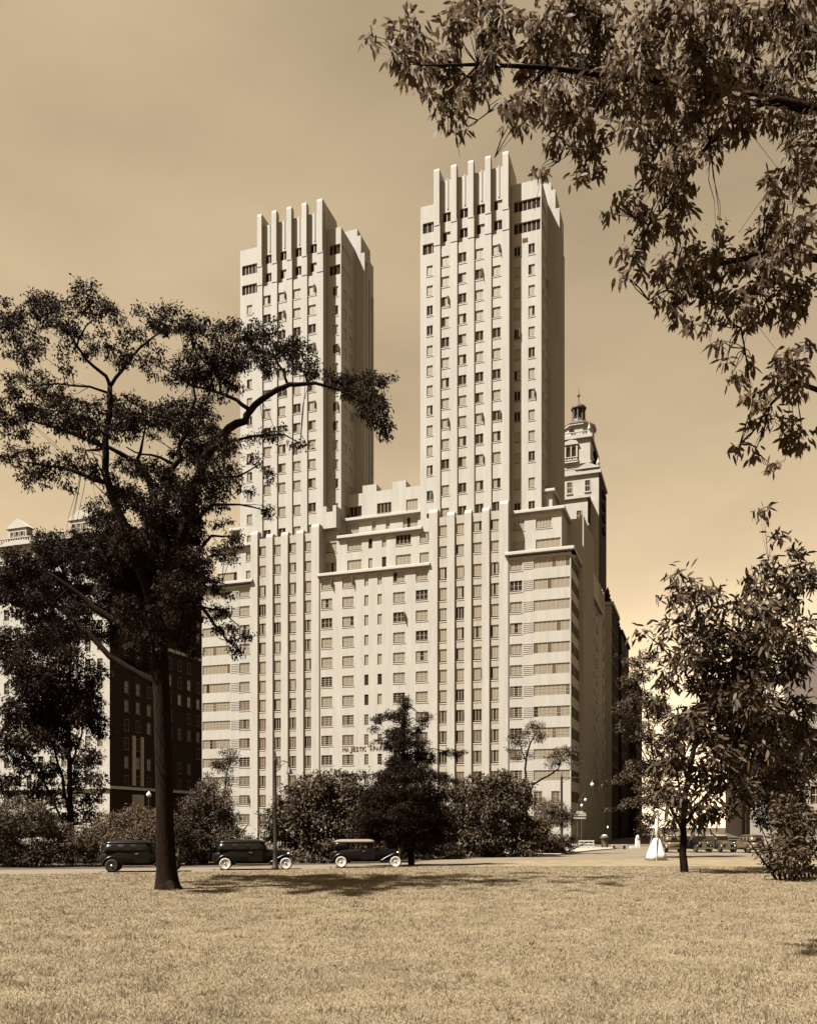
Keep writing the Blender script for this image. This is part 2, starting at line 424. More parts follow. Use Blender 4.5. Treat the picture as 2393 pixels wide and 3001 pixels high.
for piers in (PL, PR):
    hs = []
    for k in range(4):
        x0, x1 = piers[k][1] + .09, piers[k + 1][0] - .09
        for t in ROW + [44.95 + .05, 48.15]:
            h = 2.0 if t < 43 else 1.6
            hs.append((x0, x1, t - h, t)); window('window', x0, t - h, x1 - x0, h, .22, 3, 'low' if t < 21 else 'main', 1)
    ztop = 50.0
    front('pier_bay_wall', piers[0][0] + .02, piers[4][1] - .02, -.3, ztop - .6, .10, hs, 'brick2')
    for k, (p0, p1) in enumerate(piers):
        b_ = MB(); zt = ztop + (.7 if k in (0, 4) else 0)
        b_.rings([[(p0, -.16, -.3), (p1, -.16, -.3), (p1, .099, -.3), (p0, .099, -.3)], [(p0, -.16, zt - .5), (p1, -.16, zt - .5), (p1, 1.2, zt - .5), (p0, 1.2, zt - .5)],
                  [(p0 + .02, .05, zt), (p1 - .02, .05, zt), (p1 - .02, 1.2, zt), (p0 + .02, 1.2, zt)]], False, True)
        b_.build('pier', M['brick'], apt)
    b_ = MB(); x0, x1 = piers[0][0] + .03, piers[4][1] - .03
    b_.box(x0, x1, .36, 2.6, 42.3, ztop - .62); b_.build('setback_mass', M['brick'], apt)
hs = []
for t in ROW:
    md = 'low' if t < 21 else 'main'
    for p, q in ((21.75, 23.63), (25.35, 27.28), (33.84, 35.76), (37.5, 39.42)):
        hs.append((p, q, t - 1.7, t - .05)); window('wide_window', p, t - 1.7, q - p, 1.65, .12, 3, md, 4 if t < 27 else 2)
    for p, q in ((29.07, 29.77), (31.27, 31.99)):
        hs.append((p, q, t - 1.75, t - .05)); window('narrow_window', p, t - 1.75, q - p, 1.7, .12, 1, md, 4 if t < 21 else 1, gap=False)
front('wall', 21.4, 39.65, -.3, 42.2, 0, hs)

# --- terraces (slab edges cast the broad shadow bands)
def slab(x0, x1, y0, y1, z, name='terrace_slab', h=.5):
    b_ = MB(); pr = [(y0 + .06, z - h), (y0, z - h + .08), (y0, z - .06), (y0 + .06, z), (y1, z), (y1, z - h)]
    b_.prism(pr, 'x', x0, x1); return b_.build(name, M['slab'], apt)
slab(21.2, 39.85, -.48, 2.2, 42.62)
slab(51.4, 61.5, -.55, 2.2, 42.9); slab(-.5, 9.65, -.55, 2.2, 42.9)
hs = []
for t, h in ((48.15, 1.65), (45.0, 1.8)):
    for p, q in ((21.5, 23.5), (25.36, 27.8), (33.56, 36.05), (37.47, 38.98)):
        hs.append((p, q, t - h, t)); window('wide_window', p, t - h, q - p, h, 2.12, 4, 'main', 1)
    for p, q in ((28.96, 29.63), (31.24, 31.97)):
        hs.append((p, q, t - h, t)); window('narrow_window', p, t - h, q - p, h, 2.12, 1, 'main', 1, gap=False)
front('wall', 21.3, 39.7, 42.3, 48.6, 2.0, hs)
slab(23.7, 37.9, 1.55, 4.0, 49.0); 
for xa, xb in ((21.3, 23.7), (37.9, 39.75)):
    b_ = MB(); b_.box(xa, xb, 2.02, 5.2, 48.55, 50.2); b_.build('setback_mass', M['brick'], apt)
hs = []
for p, q in ((24.25, 26.65), (34.15, 36.6)):
    hs.append((p, q, 49.3, 51.4)); window('wide_window', p, 49.3, q - p, 2.1, 3.82, 4, 'tower', 1)
for p, q in ((28.9, 29.58), (31.27, 31.94)):
    hs.append((p, q, 49.9, 51.4)); window('narrow_window', p, 49.9, q - p, 1.5, 3.82, 1, 'tower', 1, gap=False)
front('wall', 23.4, 38.5, 48.8, 51.9, 3.7, hs)
slab(24.1, 37.3, 3.2, 5.6, 52.25)
hs = []
for p, q in ((23.7, 26.55), (29.2, 31.65), (34.15, 36.1)):
    hs.append((p, q, 52.9, 54.75)); window('wide_window', p, 52.9, q - p, 1.85, 5.32, 4, 'tower', 1)
front('wall', 21.5, 39.5, 51.9, 56.75, 5.2, hs)
b_ = MB(); b_.box(21.5, 39.5, 5.46, 12, 51.9, 56.74); b_.box(26.66, 29.08, 5.23, 7.5, 56.7, 57.95); b_.box(31.8, 34.1, 5.23, 7.5, 56.7, 57.9)
b_.build('penthouse_mass', M['brick'], apt)
# --- flank setbacks, both ends
for mir in (False, True):
    X = (lambda x: 61 - x) if mir else (lambda x: x)
    def xr(p, q): return (min(X(p), X(q)), max(X(p), X(q)))
    hs = []
    for t, h in ((48.2, 1.5), (45.1, 1.9)):
        for p, q, nl in ((52.05, 53.85, 3), (55.55, 57.9 if t > 46 else 59.2, 5)):
            xa, xb = xr(p, q); hs.append((xa, xb, t - h, t)); window('wide_window', xa, t - h, xb - xa, h, 2.12, nl, 'main', 1)
    xa, xb = xr(51.7, 59.36); front('wall', xa, xb, 42.4, 49.2, 2.0, hs)
    b_ = MB(); b_.box(xa, xb, 2.35, 9, 42.4, 49.15)
    nb = 59.345 if not mir else 1.655
    b_.quad((nb, 2, 42.4), (nb, 9, 42.4), (nb, 9, 49.2), (nb, 2, 49.2)); b_.build('setback_mass', M['brick'], apt)
    xa, xb = xr(51.75, 59.85); slab(xa, xb, 1.5, 10, 49.6)
    xa, xb = xr(55.85, 56.75)
    front('wall', *xr(55.75, 57.65), 49.2, 52.6, 4.0, [(xa, xb, 50.0, 51.7)]); window('wide_window', xa, 50.0, xb - xa, 1.7, 4.12, 2, 'tower', 1)
    b_ = MB(); xa, xb = xr(55.75, 57.64); b_.box(xa, xb, 4.3, 9, 49.2, 52.6); b_.build('setback_mass', M['brick'], apt)
    xa, xb = xr(55.6, 58.1); slab(xa, xb, 3.5, 9.2, 53.05, h=.45)

# --- the towers
TROW = [89.8 - 3.105 * i for i in range(11)] + [54.8, 51.3]
def tower(fins, bays, wx0, outer):
    x0, x1 = fins[0][0], fins[4][1]
    hs = []
    for k in range(4):
        p = fins[k][1] + .16; w = fins[k + 1][0] - fins[k][1] - .42
        for t in TROW:
            hs.append((p, p + w, t - 1.6, t)); window('tower_window', p, t - 1.6, w, 1.6, 1.72, 2, 'tower', 1)
    front('wall', x0 + .02, x1 - .02, 49.4, 91.4, 1.60, hs, 'brick')
    hs = []
    for k in range(4):
        p, q = fins[k][1] + .2, fins[k + 1][0] - .1
        for t in (96.75, 93.75):
            hs.append((p, q, t - 1.45, t)); window('tower_window', p, t - 1.45, q - p, 1.45, 2.2, 2, 'open', 1, gap=False, base=['dark', random.choice(['dark', 'blind'])])
    front('wall', x0 + .02, x1 - .02, 91.35, 101.7, 2.05, hs, 'brick')
    b_ = MB(); b_.box(x0 + .05, x1 - .05, 2.36, 13.4, 49.4, 101.65)
    for k in range(4):
        xm = (fins[k][1] + fins[k + 1][0]) / 2 + .12; b_.box(xm, xm + .16, 1.94, 2.04, 97.2, 101.9)
    b_.build('tower_core', M['brick'], apt)
    for k, (p, q) in enumerate(fins):
        b_ = MB(); deep = 7.2 if k in (0, 4) else 2.3
        yl = 1.42
        b_.box(p, q, yl, 2.5, 49.4, 94.6)
        b_.rings([[(p + .06, yl - .12, 94.6), (q - .1, yl - .12, 94.6), (q - .1, deep, 94.6), (p + .06, deep, 94.6)],
                  [(p + .06, yl - .12, 102.9), (q - .1, yl - .12, 102.9), (q - .1, deep, 102.9), (p + .06, deep, 102.9)],
                  [(p + .1, yl, 103.3), (q - .14, yl, 103.3), (q - .14, deep - .1, 103.3), (p + .1, deep - .1, 103.3)]], True, True)
        b_.box(p + .003, q - .003, yl - .06, yl + .2, 91.6, 94.9)
        b_.build('fin', M['brick'], apt)
    # side bays, set back, with corner sun rooms at the top
    for (p, q, cols_) in bays:
        hs = []
        for t in TROW:
            for c0 in cols_:
                hs.append((c0, c0 + .98, t - 1.6, t)); window('tower_window', c0, t - 1.6, .98, 1.6, 3.12, 2, 'tower', 1)
        c0, c1 = (p + .35, q - .04)
        for t in (96.55, 93.25):
            hs.append((c0, c1, t - 1.6, t)); window('sunroom_window', c0, t - 1.6, c1 - c0, 1.6, 3.18, 6 if q - p > 3.5 else 3, 'open', 1, gap=False)
        front('wall', p, q, 49.4, 99.2, 3.0, hs)
        b_ = MB(); b_.box(p + .02, q - .02, 3.3, 9, 49.4, 99.15)
        # north cheek with its own windows
        b_.build('bay_mass', M['brick'], apt)
        ck = MB(); hs2 = []
        for t in TROW[:12]:
            for dd in (1.0, 3.3): hs2.append((dd, dd + 1.3, t - 1.6 - 49.4, t - 49.4)); window('side_window', q - .03, t - 1.6, 1.3, 1.6, 3.0 + dd, 2, 'low', 1, R(90), base=['dark', 'dark'])  # dark windows, every pane near-black to deepen this side's shade
        for t in (96.55, 93.25): hs2.append((.3, 3.6, t - 1.6 - 49.4, t - 49.4)); window('side_window', q - .03, t - 1.6, 3.3, 1.6, 3.3, 4, 'low', 1, R(90), gap=False, base=['dark'] * 4)
        ck.wall((q + .1, 3.0, 49.4), (0, 1, 0), (-1, 0, 0), 6.0, 49.8, hs2, .12)
        ck.quad((q - .02, 3.0, 49.4), (q + .1, 3.0, 49.4), (q + .1, 3.0, 99.2), (q - .02, 3.0, 99.2))
        ck.quad((q - .1, 3.0, 99.2), (q + .1, 3.0, 99.2), (q + .1, 9, 99.2), (q - .1, 9, 99.2))
        ck.build('cheek_wall', M['brick'], apt)
    # rear wings whose east walls show above and beside the bays
    for sgn, q in ((1, bays[1][1]), (-1, bays[0][0])):
        b_ = MB(); w = 1.9
        for (e, zt) in ((0.6, 102.4), (1.25, 101.2), (w, 98.2)):
            xa, xb = (q - 3.0, q + e) if sgn > 0 else (q - e, q + 3.0)
            b_.box(xa, xb, 8.6 + e * .02, 13.3 - e * .3, 49.4, zt)
        b_.build('rear_wing', M['brick'], apt)
        for k in range(3):
            b_ = MB(); xe = q + sgn * (w + .003); y0 = 9.3 + k * 1.25
            b_.box(min(xe, xe + sgn * .22), max(xe, xe + sgn * .22), y0, y0 + .5, 49.4, 97.0 - k * 2.2); b_.build('rear_fin', M['brick'], apt)
tower([(9.54, 10.5), (12.2, 13.2), (14.9, 15.9), (17.6, 18.6), (20.3, 21.4)],
      [(5.5, 9.54, (6.75,)), (21.4, 23.75, (22.35,))], 9.54, -1)
tower([(39.9, 40.95), (42.6, 43.65), (45.3, 46.3), (47.95, 48.95), (50.6, 51.66)],
      [(37.3, 39.9, (38.3,)), (51.66, 56.1, (52.05, 54.25))], 39.9, 1)
b_ = MB(); b_.box(21.4, 23.8, 1.15, 3.0, 50.2, 52.8); b_.box(21.4, 22.1, 1.15, 3.0, 52.8, 53.75); b_.box(23.2, 23.8, 1.15, 3.0, 52.8, 53.75); b_.build('terrace_parapet', M['brick'], apt)
b_ = MB(); b_.box(53.35, 54.15, 2.96, 3.0, 90.2, 90.8); b_.build('vent_grille', M['glass'], apt)

# --- north side in shade
for i, t in enumerate(ROW[:12]):
    b_ = MB(); b_.box(61.0, 61.03, .25, 8.3, t - 1.6, t - .05); 
    o = b_.build('window_band', M['dark'], apt)  # dark bands, coloured near-black to deepen the shaded side
    b2 = MB()
    for k in range(7): b2.box(61.0, 61.06, .25 + k * 1.34 - .04, .25 + k * 1.34 + .04 if k else .33, t - 1.6, t - .05)
    o2 = b2.build('mullions', M['frame'], o)
b_ = MB(); b_.box(.02, 60.98, .3, 44, -.3, 42.15); b_.quad((61, 0, -.3), (61, 8.4, -.3), (61, 8.4, 42.2), (61, 0, 42.2))
b_.quad((0, 0, -.3), (0, 44, -.3), (0, 44, 42.2), (0, 0, 42.2)); b_.build('main_mass', M['brick'], apt)
slab(60.9, 61.55, 0.0, 8.4, 42.9)
b_ = MB(); b_.box(50, 61.1, 8.42, 21.6, -.3, 49.8); b_.build('north_wing', M['brick'], apt)
for k in range(11):
    b_ = MB(); y0 = 8.5 + k * 1.2; b_.box(61.1, 61.7, y0, y0 + .5, -.3, 50.3); b_.build('north_fin', M['brick'], apt)
b_ = MB(); b_.box(48, 60.95, 21.65, 44, -.3, 46.8); b_.build('north_wing', M['brick'], apt)
slab(60.9, 61.6, 22.2, 36, 41.8)
for k in range(10):
    b_ = MB(); y0 = 22.5 + k * 2.1; b_.box(60.95, 61.08, y0, y0 + .9, -.3, 46.9 if k > 5 else 41.3); b_.build('north_fin', M['brick'], apt)
# balcony boxes and windows on the receding side
for i, t in enumerate(ROW[:11]):
    for y0 in (25.0, 30.0, 40.5):
        window('side_window', 61.16, t - 1.6, 1.6, 1.6, y0, 2, 'low', 2, R(90), base=['glass', 'dark'])

# --- lettering
sg = empty('lettering', (25.4, -.05, 14.42)); sg.parent = apt
sg['label'] = 'brown letters reading MAJESTIC APARTMENTS fixed to the pale wall'
xc = 0.0
for ch in 'MAJESTIC  APARTMENTS':
    if ch == ' ': xc += .27; continue
    tcv = bpy.data.curves.new('letter', 'FONT'); tcv.body = ch; tcv.size = .95; tcv.extrude = .035
    to = bpy.data.objects.new('tmp_text', tcv); col.objects.link(to); bpy.context.view_layer.update()
    tm = bpy.data.meshes.new_from_object(to.evaluated_get(bpy.context.evaluated_depsgraph_get())); bpy.data.objects.remove(to)
    x0_ = min(v.co.x for v in tm.vertices); x1_ = max(v.co.x for v in tm.vertices)
    kx = 1.0 if ch == 'I' else .42 / (x1_ - x0_) * (1.25 if ch == 'M' else 1)
    for v in tm.vertices: v.co = Vector(((v.co.x - x0_) * kx, -v.co.z, v.co.y))
    tm.materials.clear(); tm.materials.append(M['letter'])
    inst('letter', tm, sg, (xc, 0, 0)); xc += (x1_ - x0_) * kx + .115

# ================================================================== neighbouring buildings
def block(root, x0, x1, y0, y1, z0, z1, m, name='wall', faces='all'):
    b_ = MB(); b_.box(x0, x1, y0, y1, z0, z1); return b_.build(name, m, root)
def sash(root, x, z, w, h, y, rz=0, name='window', dark=.5, fm='stone'):
    """window with proud stone surround and two sashes"""
    k = ('s', round(w, 2), round(h, 2), fm)
    if k not in _wm:
        m = MB(); t = .12
        m.box(-t, 0, -.10, .02, -t, h + t); m.box(w, w + t, -.10, .02, -t, h + t); m.box(0, w, -.10, .02, h, h + t * 1.6); m.box(-.2, w + .2, -.18, .02, -t * 1.8, 0)
        m.box(0, w, -.04, -.01, h * .48, h * .53); m.box(w * .48, w * .52, -.035, -.01, 0, h)
        _wm[k] = m.mesh('window', M[fm]); m2 = MB(); m2.box(0, w, -.008, .0, 0, h); _wm[k + ('p',)] = m2.mesh('pane', M['glass'])
    o = inst(name, _wm[k], root, (x, y, z), rz)
    inst('pane', _wm[k + ('p',)], o, (0, 0, 0), 0, M['dark'] if random.random() < dark else M['glass'])
    return o
def balus(root, x0, x1, y, z, h=.9, axis='x', m='stone'):
    b_ = MB(); n = max(3, int(abs(x1 - x0) / .55))
    if axis == 'x':
        b_.box(x0, x1, y - .12, y + .12, z, z + .15); b_.box(x0, x1, y - .14, y + .14, z + h - .16, z + h)
        for k in range(n): xx = x0 + (k + .5) * (x1 - x0) / n; b_.box(xx - .09, xx + .09, y - .09, y + .09, z + .15, z + h - .16)
    else:
        b_.box(y - .12, y + .12, x0, x1, z, z + .15); b_.box(y - .14, y + .14, x0, x1, z + h - .16, z + h)
        for k in range(n): xx = x0 + (k + .5) * (x1 - x0) / n; b_.box(y - .09, y + .09, xx - .09, xx + .09, z + .15, z + h - .16)
    return b_.build('balustrade', M[m], root)

# --- pale apartment house across the side street to the south (behind the locust)
sb = empty('apartment_building', site(-50, 0), -TH)
tag(sb, 'older stone apartment house with gabled attic, its flank coloured dark for shade, behind the big tree', 'building')
XR = 31.6                                           # its corner on the side street
hs = []
b_ = MB()
for i in range(15):
    z = 3.2 + i * 3.35
    for x in [XR - 2.6 - k * 2.55 for k in range(11)]:
        hs.append((x, x + 1.15, z, z + 1.95)); sash(sb, x, z, 1.15, 1.95, .16)
b_.wall((0, 0, -.3), (1, 0, 0), (0, 1, 0), XR, 53.9, [(p, q, r + .3, t + .3) for p, q, r, t in hs], .2); b_.build('front_wall', M['stone'], sb)
block(sb, .02, XR - .05, .3, 62, -.3, 53.5, M['shadebrick'], 'main_mass')
b_ = MB(); b_.quad((XR, 0, -.3), (XR, 62, -.3), (XR, 62, 53.6), (XR, 0, 53.6)); b_.build('side_wall', M['shadebrick'], sb)  # north flank: shade painted in as near-black brick
for z, pr, h in ((53.3, .75, .7), (36.3, .45, .55), (9.2, .4, .5), (50.0, .3, .3)):
    b_ = MB(); b_.box(-.2, XR + pr, -pr, 0, z, z + h); b_.box(XR, XR + pr, 0, 62, z, z + h); b_.build('cornice', M['stone'], sb)
for xg in (XR - 6.4, XR - 20):
    b_ = MB(); b_.box(xg - 2.0, xg + 2.0, .05, 1.6, 54.0, 56.6); b_.prism([(xg - 2.6, 56.6), (xg + 2.6, 56.6), (xg, 58.3)], 'y', -.15, 1.7); b_.build('gable', M['stone'], sb)
    for k in (-1, 0, 1): sash(sb, xg + k * 1.15 - .35, 54.4, .7, 1.5, .02)
balus(sb, 0, XR - 9, -.1, 54.0); balus(sb, XR - 4.2, XR + .1, -.1, 54.0)
for i in range(14):
    z = 6.4 + i * 3.35
    for y in [4 + k * 3.3 for k in range(15)]:
        if random.random() < .85: sash(sb, XR + .0, z, 1.1, 1.9, y, R(90), dark=.6, fm='trim')  # surrounds darker than the front's, shade put into their colour
b_ = MB(); b_.box(XR, XR + .25, 6.2, 7.0, 10.0, 19.0); b_.box(XR, XR + .25, 8.6, 9.4, 10.0, 19.0); b_.box(XR, XR + .3, 6.2, 9.4, 2.0, 8.4); b_.build('entrance_surround', M['tanbrick'], sb)
b_ = MB(); b_.box(XR + .3, XR + .33, 7.3, 8.3, 2.0, 6.6); b_.build('door', M['dark'], sb)
b_ = MB(); b_.box(XR, XR + .35, 0, 4, .0, 2.2); b_.box(XR, XR + .35, 14, 40, 0, 2.0); b_.build('stone_base', M['tanbrick'], sb)

# --- hotel tower with a domed lantern, west along the side street
ht = empty('hotel_tower', site(-.6, 48, 1.6), -TH)
tag(ht, 'ornate stone hotel tower with dark metal lantern rising behind the right-hand tower', 'building')
EX = 57.9
block(ht, 38, EX, .2, 18, -2, 66.0, M['tanbrick'], 'lower_mass')
b_ = MB(); b_.box(38, EX - .05, 0, .2, -.3, 66.0); b_.build('east_wall', M['stone'], ht)
b_ = MB(); b_.box(EX, EX + .05, 0.0, 18, -.3, 66.0); b_.build('north_wall', M['shadebrick'], ht)  # darker than the east wall: shade painted into this face
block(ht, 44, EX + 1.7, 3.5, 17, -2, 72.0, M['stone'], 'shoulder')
b_ = MB(); b_.box(EX + 1.7, EX + 1.75, 3.6, 17, -2, 72.0); b_.build('north_wall', M['shadebrick'], ht)  # shade painted into the shoulder's north face too
block(ht, 47.5, 57.8, 4.2, 15, 72, 80.2, M['stone'], 'tower_shaft')
for z, xa, xb, y, pr, h in ((66.0, 38, EX, 0, .35, .5), (60.5, 38, EX, 0, .2, .4), (72.0, 44, EX + 1.75, 3.5, .4, .6), (74.6, 47.5, 57.8, 4.2, .2, .35), (79.7, 47.5, 57.8, 4.2, .45, .7)):
    b_ = MB(); b_.box(xa - pr, xb + pr, y - pr, y + 12, z, z + h); b_.build('cornice', M['stone'], ht)
balus(ht, 44.5, EX + 1.6, 3.5, 72.6); balus(ht, 48, 57.6, 4.2, 80.4, .8)
cxh, cyh = 54.9, 8.6
oc = lambda r, z: [(cxh + r * math.cos(R(22.5 + 45 * k)), cyh + r * math.sin(R(22.5 + 45 * k)), z) for k in range(8)]
b_ = MB(); b_.rings([oc(3.3, 80.3), oc(3.3, 83.0), oc(3.7, 83.1), oc(3.7, 83.5)]); b_.build('octagon', M['stone'], ht)
b_ = MB(); b_.rings([oc(3.8, 83.5), oc(2.6, 84.4), oc(1.7, 84.9)]); b_.build('octagon_roof', M['copper'], ht)
b_ = MB(); b_.lathe([(1.6, 84.8), (1.55, 85.3), (.5, 85.3), (.5, 85.4)], (cxh, cyh, 0), 12)
b_.lathe([(1.35, 87.6), (1.6, 87.7), (1.6, 88.0), (1.25, 88.4), (.6, 88.8), (.12, 89.2), (.10, 90.4), (.32, 90.5), (.32, 90.75), (.08, 90.9), (.05, 92.4), (.01, 92.4)], (cxh, cyh, 0), 12); b_.build('lantern_dome', M['copper'], ht)
for k in range(8):
    a = 2 * math.pi * k / 8; b_ = MB(); b_.lathe([(.22, 85.3), (.17, 85.5), (.17, 87.5), (.24, 87.65)], (cxh + 1.2 * math.cos(a), cyh + 1.2 * math.sin(a), 0), 8); b_.build('lantern_column', M['copper'], ht)
b_ = MB(); b_.lathe([(.75, 85.3), (.75, 87.6)], (cxh, cyh, 0), 10); b_.build('lantern_core', M['roof'], ht)
b_ = MB(); b_.lathe([(.55, -.1), (.55, .1)], (53.9, 5.0 + .35, 82.0), 12, 'y'); b_.build('round_window', M['dark'], ht)
# arched twin window with hood and balcony on the shaft
b_ = MB(); b_.box(52.6, 55.4, 3.65, 4.2, 74.9, 75.3); b_.prism([(52.4, 78.6), (55.6, 78.6), (55.1, 79.3), (54, 79.6), (52.9, 79.3)], 'y', 3.75, 4.2); b_.box(52.7, 53.0, 3.9, 4.2, 75.3, 78.6); b_.box(55.0, 55.3, 3.9, 4.2, 75.3, 78.6); b_.box(53.9, 54.1, 3.9, 4.2, 75.3, 78.3); b_.build('window_hood', M['stone'], ht)
balus(ht, 52.6, 55.4, 3.7, 75.3, .7)
for xa in (53.1, 54.2):
    b_ = MB(); b_.prism([(xa, 75.9), (xa + .7, 75.9), (xa + .7, 77.7), (xa + .35, 78.2), (xa, 77.7)], 'y', 4.15, 4.19); b_.build('arched_window', M['dark'], ht)
for x in (48.6, 53.3, 56.9):
    sash(ht, x, 68.6, .9, 2.2, 3.5, dark=.3); 
    for z in (61.6, 57.2, 53.4, 49.6): sash(ht, x - 1.2, z, .9, 2.0, 0, dark=.3)
b_ = MB(); b_.prism([(54.9, 73.1), (59.9, 73.1), (57.4, 74.3)], 'y', 3.1, 4.0); b_.build('pediment', M['stone'], ht)
for px_ in (57.6, 59.4, 47.8):
    b_ = MB(); b_.lathe([(.35, 80.4 if px_ < 58 else 73.0), (.25, 81.0 if px_ < 58 else 73.6), (.38, 81.5 if px_ < 58 else 74.2), (.1, 82.4 if px_ < 58 else 75.0), (.02, 82.9 if px_ < 58 else 75.4)], (px_, 4.3 if px_ < 58 else 4.0, 0), 8); b_.build('urn_finial', M['stone'], ht)
# brackets breaking up the shaded north profile
for z in (62, 64.5, 67, 69.5, 78, 76):
    b_ = MB(); b_.box(EX + (1.7 if z < 72 else -.1), EX + (2.2 if z < 72 else .5), 9, 12, z, z + .9); b_.build('bracket', M['shadebrick'], ht)

# --- the row beyond, stepping down the side street
def row_house(label, s0, s1, d0, d1, h, me, mn, fin=None):
    r = empty('row_building', site(s0, d0), -TH); tag(r, label, 'building')
    w, dd = s1 - s0, d1 - d0
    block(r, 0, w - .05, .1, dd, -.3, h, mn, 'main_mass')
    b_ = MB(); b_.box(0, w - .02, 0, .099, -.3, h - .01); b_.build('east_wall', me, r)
    b_ = MB(); b_.box(-.1, w + .35, -.3, dd, h, h + .7); b_.build('cornice', me, r)
    for i in range(int(h / 3.6)):
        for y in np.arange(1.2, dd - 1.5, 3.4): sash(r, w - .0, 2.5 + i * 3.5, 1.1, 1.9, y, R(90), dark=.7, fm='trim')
    if fin:
        b_ = MB(); b_.lathe([(.75, h + .7), (.75, h + 1.4), (.45, h + 1.6), (.6, h + 2.1), (.35, h + 2.6), (.4, h + 2.9), (.05, h + 3.9), (.01, h + 4.0)], (w - .9, .6, 0), 8); b_.build('finial', mn, r)
    return r
row_house('narrow sunlit stone house end with an urn finial beside the dark side street', 46, 61.3, 54, 68, 47.5, M['stone'], M['shadebrick'], True)
row_house('dark-walled house with a turret finial on the shaded side street', 44, 61.2, 76, 96, 46.5, M['shadebrick'], M['shadebrick'], True)
row_house('low dark-walled row building farther down the shaded side street', 40, 62.9, 96.5, 118, 38.0, M['shadebrick'], M['shadebrick'])
row_house('pale stone building edge seen at the far end of the side street', 40, 60.6, 122, 150, 40.5, M['stone'], M['stone'])

row_house('long dark brick row north of the side street behind the parked cars', 87.5, 110, 52, 300, 21.0, M['shadebrick'], M['shadebrick'])
# --- gabled building north of the side street, behind the right-hand trees
dk = empty('gabled_building', site(86.5, -1), -TH)
tag(dk, 'tan gabled apartment building mostly hidden behind the right-hand trees', 'building')
b_ = MB(); hs = []
for i in range(5):
    for y in [2 + k * 4.2 for k in range(11)]:
        hs.append((y, y + 1.4, 2.0 + i * 3.6, 4.3 + i * 3.6))
b_.wall((0, 0, -.3), (0, 1, 0), (1, 0, 0), 50, 19.3, [(p, q, r + .3, t + .3) for p, q, r, t in hs], .3); b_.build('south_wall', M['tanbrick'], dk)
b_ = MB(); b_.box(.5, 50, .3, 50, -.3, 18.9); b_.build('main_mass', M['tanbrick'], dk)
for p, q, r, t in hs: sash(dk, .22, r, q - p, t - r, q, R(-90))
b_ = MB(); hs2 = [(x, x + 1.4, 2.0 + i * 3.6, 4.3 + i * 3.6) for i in range(5) for x in [2 + k * 3.8 for k in range(10)]]
b_.wall((.05, 0, -.3), (1, 0, 0), (0, 1, 0), 50, 19.3, [(p, q, r + .3, t + .3) for p, q, r, t in hs2], .3); b_.build('east_wall', M['tanbrick'], dk)
for p, q, r, t in hs2[::1]: sash(dk, p, r, q - p, t - r, .2)
for yg in (8, 25, 42):
    b_ = MB(); b_.prism([(yg - 5, 19), (yg + 5, 19), (yg, 26)], 'x', -.2, 8); b_.build('gable', M['tanbrick'], dk)
b_ = MB(); b_.prism([(2, 19), (50, 19), (44, 27), (8, 27)], 'x', 3, 46); b_.build('roof', M['roof'], dk)
b_ = MB(); b_.box(-.35, 0, 0, 50, 9.0, 9.6); b_.box(-.35, 0, 0, 50, 18.4, 19.1); b_.build('cornice', M['stone'], dk)

# ================================================================== trees and shrubs
def tree_root(name, label, base, group=None, cat='tree'):
    r = empty(name, base); tag(r, label, cat, group); return r
def off(o, r): o.location = -r.location; o.parent = r; return o
def make_tree(name, label, base, lines, pads, Y, leafm, leaf, clus, sig, dens, droop, dy=1.5, depth=1.0, group=None, cat='tree', tw=3, twr=.022, jit=1.0, shell=.55, up=0.0):
    r = tree_root(name, label, base, group, cat)
    mb = MB(); pts = skeleton(mb, lines, Y)
    off(mb.build('trunk', M['bark'], None, True), r)
    wp = px_pads(pads, Y, dy, jit, depth)
    if tw:
        mb = MB(); twigs(mb, wp, pts, twr, tw); off(mb.build('twigs', M['twig'], None), r)['kind'] = 'stuff'
    off(leaf_part('crown', pad_leaves(wp, leaf, clus, sig, dens, droop, shell, up), M[leafm], None), r)['kind'] = 'stuff'
    return r

